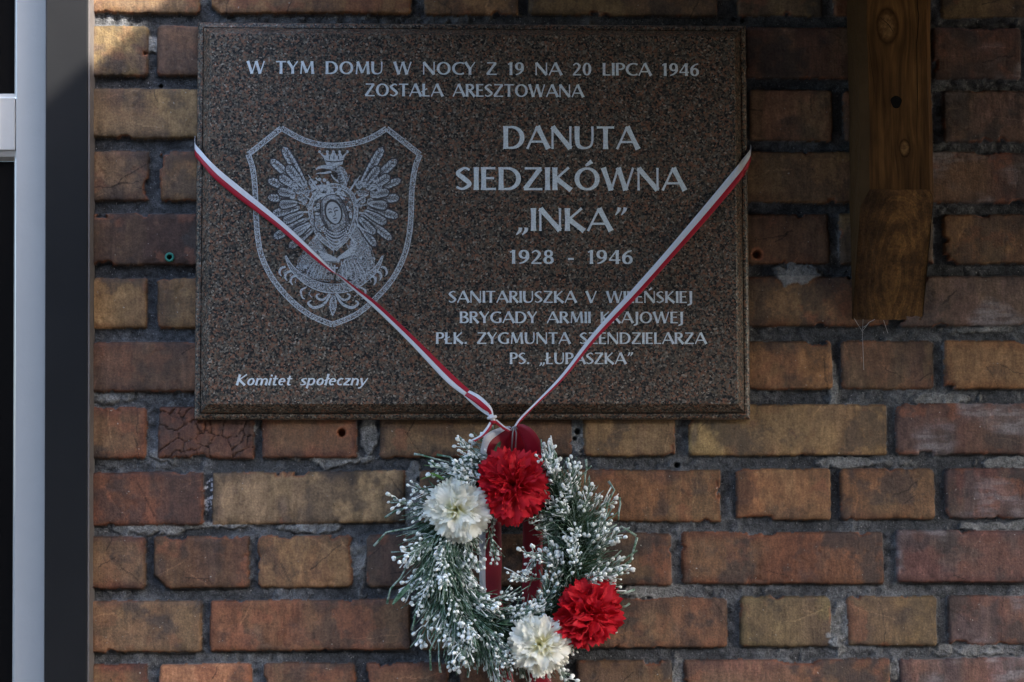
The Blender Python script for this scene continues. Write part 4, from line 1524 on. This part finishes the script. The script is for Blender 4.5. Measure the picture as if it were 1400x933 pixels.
def sprig_mesh(i):
    m_ = MB()
    L = wr.uniform(.040, .060)
    bend = Vector((wr.uniform(-.5, .5), wr.uniform(-.5, .5), 0)) * L * .7
    ax = lambda u: Vector((0, 0, L * u)) + bend * u * u
    m_.tube([ax(k / 7) for k in range(8)], [.00115 - .00055 * k / 7 for k in range(8)], 5, 0)
    nb = wr.randint(15, 20)
    for k in range(nb):
        u = .18 + .80 * k / nb + wr.uniform(-.03, .03)
        p = ax(u)
        phi = k * 2.4 + wr.uniform(-.4, .4)
        out = Vector((math.cos(phi), math.sin(phi), wr.uniform(.6, 1.5))).normalized()
        l = wr.uniform(.008, .017) * (1.15 - .4 * u)
        e = p + out * l + Vector((0, 0, l * .35))
        m_.tube([p, p + out * l * .5, e], [.00060, .00055, .00050], 4, wr.choice((0, 0, 1)), False)
        if wr.random() < .88:
            bud(m_, e, (e - p).normalized(), wr.uniform(.0011, .0025))
            if wr.random() < .3:
                e2 = p + out * l * .55 + rv(.004)
                m_.tube([p + out * l * .35, e2], .0005, 4, 0, False)
                bud(m_, e2, out, wr.uniform(.0010, .0019))
    for k in range(4):
        p = ax(wr.uniform(.15, .7))
        d = (rv(.6) + Vector((0, 0, 1.2))).normalized()
        Lt = wr.uniform(.02, .036)
        m_.tube([p, p + d * Lt * .6 + rv(.002), p + d * Lt + rv(.004)], [.00065, .0007, .0009], 5, wr.choice((0, 1)))
    for k in range(7):
        d = (rv(.8) + Vector((0, 0, 1))).normalized()
        blade(m_, ax(wr.uniform(.02, .5)), d, wr.uniform(.014, .030), .0011, 2, rv(.006))
    o = m_.build("sprig", [MAT_STEM, MAT_BUD, MAT_LEAF], wreath)
    return o


NS = 14
protos = [sprig_mesh(i) for i in range(NS)]


def ring_dir(a, phi, tang, drop=0.0):
    rad = Vector((math.cos(a), 0, math.sin(a)))
    tg = Vector((-math.sin(a), 0, math.cos(a)))         # counter-clockwise as seen from the front
    fr = Vector((0, -1, 0))
    nrm = (rad * math.cos(phi) + fr * math.sin(phi)).normalized()
    return nrm, (nrm + tg * tang + Vector((0, 0, -drop))).normalized()


spots = []
NR = 24
for k in range(NR):
    a = 2 * math.pi * (k + .5) / NR
    for j, phi in enumerate((R(5), R(45), R(88), R(152))):
        spots.append((a + wr.uniform(-.12, .12) + j * .06, phi + wr.uniform(-.22, .22), j))
FLO = [(701, 664, -.083, .043), (626, 697, -.080, .040), (803, 838, -.074, .043), (739, 882, -.084, .040)]
FLC = [(U(px, py, y) - WC, r_) for px, py, y, r_ in FLO]


BOW = U(706, 600, -.07) - WC


def clear(c, d, L):
    """True when a stalk from c along d stays out of the flower heads and of the space before them"""
    for u in (.35, .7, 1.0):
        p = c + d * (L * u)
        if math.hypot(p.x - BOW.x, p.z - BOW.z) < .027: return False
        for f_, r_ in FLC:
            if math.hypot(p.x - f_.x, p.z - f_.z) < r_ * .92 and p.y < f_.y + .018: return False
    return True


for i, (a, phi, j) in enumerate(spots):
    if i < NS:
        o = protos[i]
    else:
        o = protos[wr.randrange(NS)].copy()
        COL.objects.link(o)
    left = math.cos(a) < 0
    s_ = wr.uniform(.85, 1.15) * (1.0 if j == 3 else (1.05 if j == 0 else .95))
    for tries in range(40):
        nrm, d = ring_dir(a, phi, wr.uniform(.5, 1.2), .35 if left else .05)
        c = Vector((RX * math.cos(a), 0, RZ * math.sin(a))) + nrm * .012
        if clear(c, d, .062 * s_): break
        a += wr.uniform(-.14, .14)
        phi += wr.uniform(-.35, .20)
        s_ *= .985
    o.location = c
    q = d.to_track_quat('Z', 'Y') @ Euler((0, 0, wr.uniform(0, 6.28))).to_quaternion()
    o.rotation_euler = q.to_euler()
    o.scale = (s_, s_, s_)

for (px, py, dx, dz, sc_) in [(668, 722, .25, -1, .75), (744, 748, -.75, -.8, .8), (742, 792, -1, .1, .8), (672, 822, .9, .35, .75)]:
    o = protos[wr.randrange(NS)].copy()
    COL.objects.link(o)
    o.location = U(px, py, -.060) - WC
    o.rotation_euler = (Vector((dx, -.12, dz)).normalized().to_track_quat('Z', 'Y') @ Euler((0, 0, wr.uniform(0, 6.28))).to_quaternion()).to_euler()
    o.scale = (sc_, sc_, sc_)

# dense undergrowth of thin leaves and stray frosted stalks
mb = MB()
for k in range(5600):
    a = wr.uniform(0, 2 * math.pi)
    phi = R(wr.uniform(-25, 190))
    left = math.cos(a) < 0
    nrm, d = ring_dir(a, phi, wr.uniform(.2, 1.3), .3 if left else 0)
    c = Vector((RX * math.cos(a), 0, RZ * math.sin(a))) + nrm * wr.uniform(.004, .018)
    d = (d + rv(.45)).normalized()
    short = .75 if phi > R(115) else 1.0
    if not clear(c, d, .04): continue
    if wr.random() < .62:
        blade(mb, c, d, wr.uniform(.018, .042) * short, wr.uniform(.0006, .0012), 0, Vector((0, 0, -.006)))
    else:
        L = wr.uniform(.02, .05) * short
        mb.tube([c, c + d * L * .5 + rv(.002), c + d * L + Vector((0, 0, -.004)) + rv(.004)], [.0006, .0006, .0005], 4, 1, False)
o = tag(mb.build("undergrowth", [MAT_LEAF, MAT_STEM], wreath), kind='stuff')

# long stalks that leave the outline, as the photograph shows them
mb = MB()
wl = lambda px, py, y: U(px, py, y) - WC
for pts in [[(560, 693), (540, 699), (526, 708)], [(560, 722), (528, 728), (511, 747)], [(596, 628), (575, 622), (566, 621), ], [(632, 640), (615, 625), (597, 622)], [(650, 615), (636, 605), (628, 598)],
            [(800, 650), (802, 640), (801, 628)], [(846, 700), (848, 690), (847, 680)], [(828, 740), (850, 720), (870, 733)], [(845, 780), (862, 768), (871, 735)], [(835, 808), (852, 812), (868, 806)], [(842, 832), (856, 829), (861, 825)],
            [(596, 870), (588, 890), (589, 917)], [(600, 880), (600, 900), (602, 920)], [(570, 830), (566, 850), (563, 862)], [(548, 790), (534, 805), (529, 826)], [(762, 640), (760, 620), (744, 610)], [(830, 690), (840, 670), (832, 658)]]:
    p3 = [wl(*q, -.055) for q in pts]
    c = p3[0] + (p3[0] - p3[-1]) * .6
    mb = MB()
    mb.tube([c, *p3], [.0009, .0012, .0012, .0016], 6, 0)
    mb.build("stalk", [MAT_STEM], wreath)
mb = MB()
for (px, py, dx, dz, L) in [(604, 640, -.9, .25, .024), (612, 636, -.6, .1, .020), (618, 646, -.3, -.7, .018), (598, 650, -1, -.1, .022), (606, 655, -.8, .5, .020), (625, 640, .8, -.3, .016), (612, 660, -.9, -.5, .018)]:
    p = wl(px, py, -.075)
    mb = MB()
    blade(mb, p, Vector((dx, -.3, dz)).normalized(), L, .0021, 0, Vector((0, 0, -.003)), 6)
    mb.build("leaf", MAT_LIME, wreath)
mb = MB()
for (px, py, dx, dz, L, w) in [(676, 622, .35, .9, .020, .0055), (690, 628, .3, .8, .018, .005), (700, 842, -.6, .3, .026, .006), (716, 850, -.9, .0, .03, .006), (560, 800, -.6, -.6, .03, .004)]:
    mb = MB()
    blade(mb, wl(px, py, -.065), Vector((dx, -.2, dz)).normalized(), L, w, 0, Vector((0, -.002, -.002)), 6)
    mb.build("broad_leaf", MAT_LEAF, wreath)

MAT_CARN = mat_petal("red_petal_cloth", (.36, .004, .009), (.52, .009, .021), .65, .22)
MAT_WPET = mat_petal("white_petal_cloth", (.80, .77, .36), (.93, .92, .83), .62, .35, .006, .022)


def flower(rad, red, seed, stretch=1.0):
    fr = random.Random(seed)
    m_ = MB()
    if red:
        lay = [(10, 4, .66, 42), (26, 6, .78, 42), (42, 7, .88, 40), (58, 8, .95, 38), (74, 9, 1.0, 36), (90, 10, 1.0, 34), (107, 9, .96, 34)]
    else:
        lay = [(10, 4, .64, 46), (26, 5, .80, 46), (42, 6, .89, 42), (57, 7, .95, 38), (71, 8, .99, 36), (85, 9, 1.0, 34), (98, 9, .99, 33), (110, 8, .94, 32)]
    for li, (psi0, cnt, rr, half) in enumerate(lay):
        for c in range(cnt):
            az = 2 * math.pi * (c + fr.uniform(-.28, .28)) / cnt + li * .7
            psi = R(psi0 + fr.uniform(-9, 9))
            Rr = rad * rr * fr.uniform(.88, 1.06)
            hw = R(half) * fr.uniform(.85, 1.15)
            nu_, nv_ = 24, 8
            amp = Rr * (.14 if red else .125) * fr.uniform(.7, 1.35)
            kf, ph = fr.uniform(3.2, 6.0), fr.uniform(0, 6.28)
            teeth = [fr.uniform(0, 1) for _ in range(nu_ + 1)]
            lobes = fr.choice([6, 7, 8])
            curl = fr.uniform(-.10, .32)
            vs, fs = [], []
            for j in range(nv_ + 1):
                v = .06 + .94 * j / nv_
                for i in range(nu_ + 1):
                    u = -1 + 2 * i / nu_
                    edge = 1.0 - .16 * u * u
                    if red:
                        cutv = (0, .5, 1, .45)[i % 4] * .10 * (.6 + .8 * teeth[i - i % 4]) + .05 * teeth[i - i % 4]
                    else:
                        cutv = .10 * (1 - abs(math.sin((u + 1) / 2 * math.pi * lobes))) ** 1.2 + .05 * teeth[i - i % 4]
                    f = max(0.0, (v - .62) / .38)
                    rr_ = Rr * v * (edge - cutv * f * f)
                    wv = (v ** .75)
                    aa = hw * u * (wv / max(v, .2)) * .78
                    ps = psi + curl * v * v + (amp / Rr) * v * v * math.sin(kf * u + ph) * 1.5 + .06 * math.sin(9 * v + ph) * v
                    x_ = rr_ * math.sin(ps) * math.cos(az + aa) if psi0 > 25 else rr_ * (math.sin(ps) * math.cos(az) - math.sin(aa) * math.sin(az) * .75)
                    y_ = rr_ * math.sin(ps) * math.sin(az + aa) if psi0 > 25 else rr_ * (math.sin(ps) * math.sin(az) + math.sin(aa) * math.cos(az) * .75)
                    z_ = rr_ * math.cos(ps) * .86
                    vs.append((x_, y_ * stretch, z_))
            for j in range(nv_):
                for i in range(nu_):
                    a_ = j * (nu_ + 1) + i
                    fs.append((a_, a_ + 1, a_ + nu_ + 2, a_ + nu_ + 1))
            m_.add(vs, fs, 0, True)
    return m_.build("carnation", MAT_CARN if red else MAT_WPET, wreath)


def put(o, px, py, y, face, roll=0.0):
    o.location = U(px, py, y) - WC
    o.rotation_euler = (Vector(face).normalized().to_track_quat('Z', 'Y') @ Euler((0, 0, roll)).to_quaternion()).to_euler()
    return o


f = put(flower(.0505, True, 5), 701, 664, -.083, (.06, -1, .02), .4)
f['label'] = "large red carnation at the top of the wreath"
f = put(flower(.0405, False, 6, 1.1), 626, 697, -.080, (-.22, -1, -.02), 1.0)
f['label'] = "white carnation beside the upper red one"
f = put(flower(.0470, True, 7, 1.12), 803, 838, -.074, (.55, -.80, -.05), 2.0)
f['label'] = "red carnation at the lower right, turned sideways"
f = put(flower(.0410, False, 8), 739, 882, -.084, (.10, -1, -.12), .2)
f['label'] = "white carnation at the bottom of the wreath"

# ------------------------------------------------------------------ cobweb under the beam
mb = MB()
for pts in [[(1180, 437, -.06), (1179, 455, -.012), (1181, 506, -.003)], [(1180, 452, -.02), (1188, 441, -.04), (1196, 437, -.06)], [(1180, 448, -.02), (1186, 444, -.03)], [(1208, 438, -.05), (1212, 450, -.01), (1214, 456, -.006)], [(1168, 436, -.02), (1180, 455, -.01)]]:
    mb.tube([U(*q) for q in pts], .00028, 4, 0, False)
web = tag(mb.build("cobweb", noisy("spider_silk", (.4, .4, .4), .1, 50, .8, .2)), "thin grey cobweb threads hanging below the sawn beam end", "cobweb")
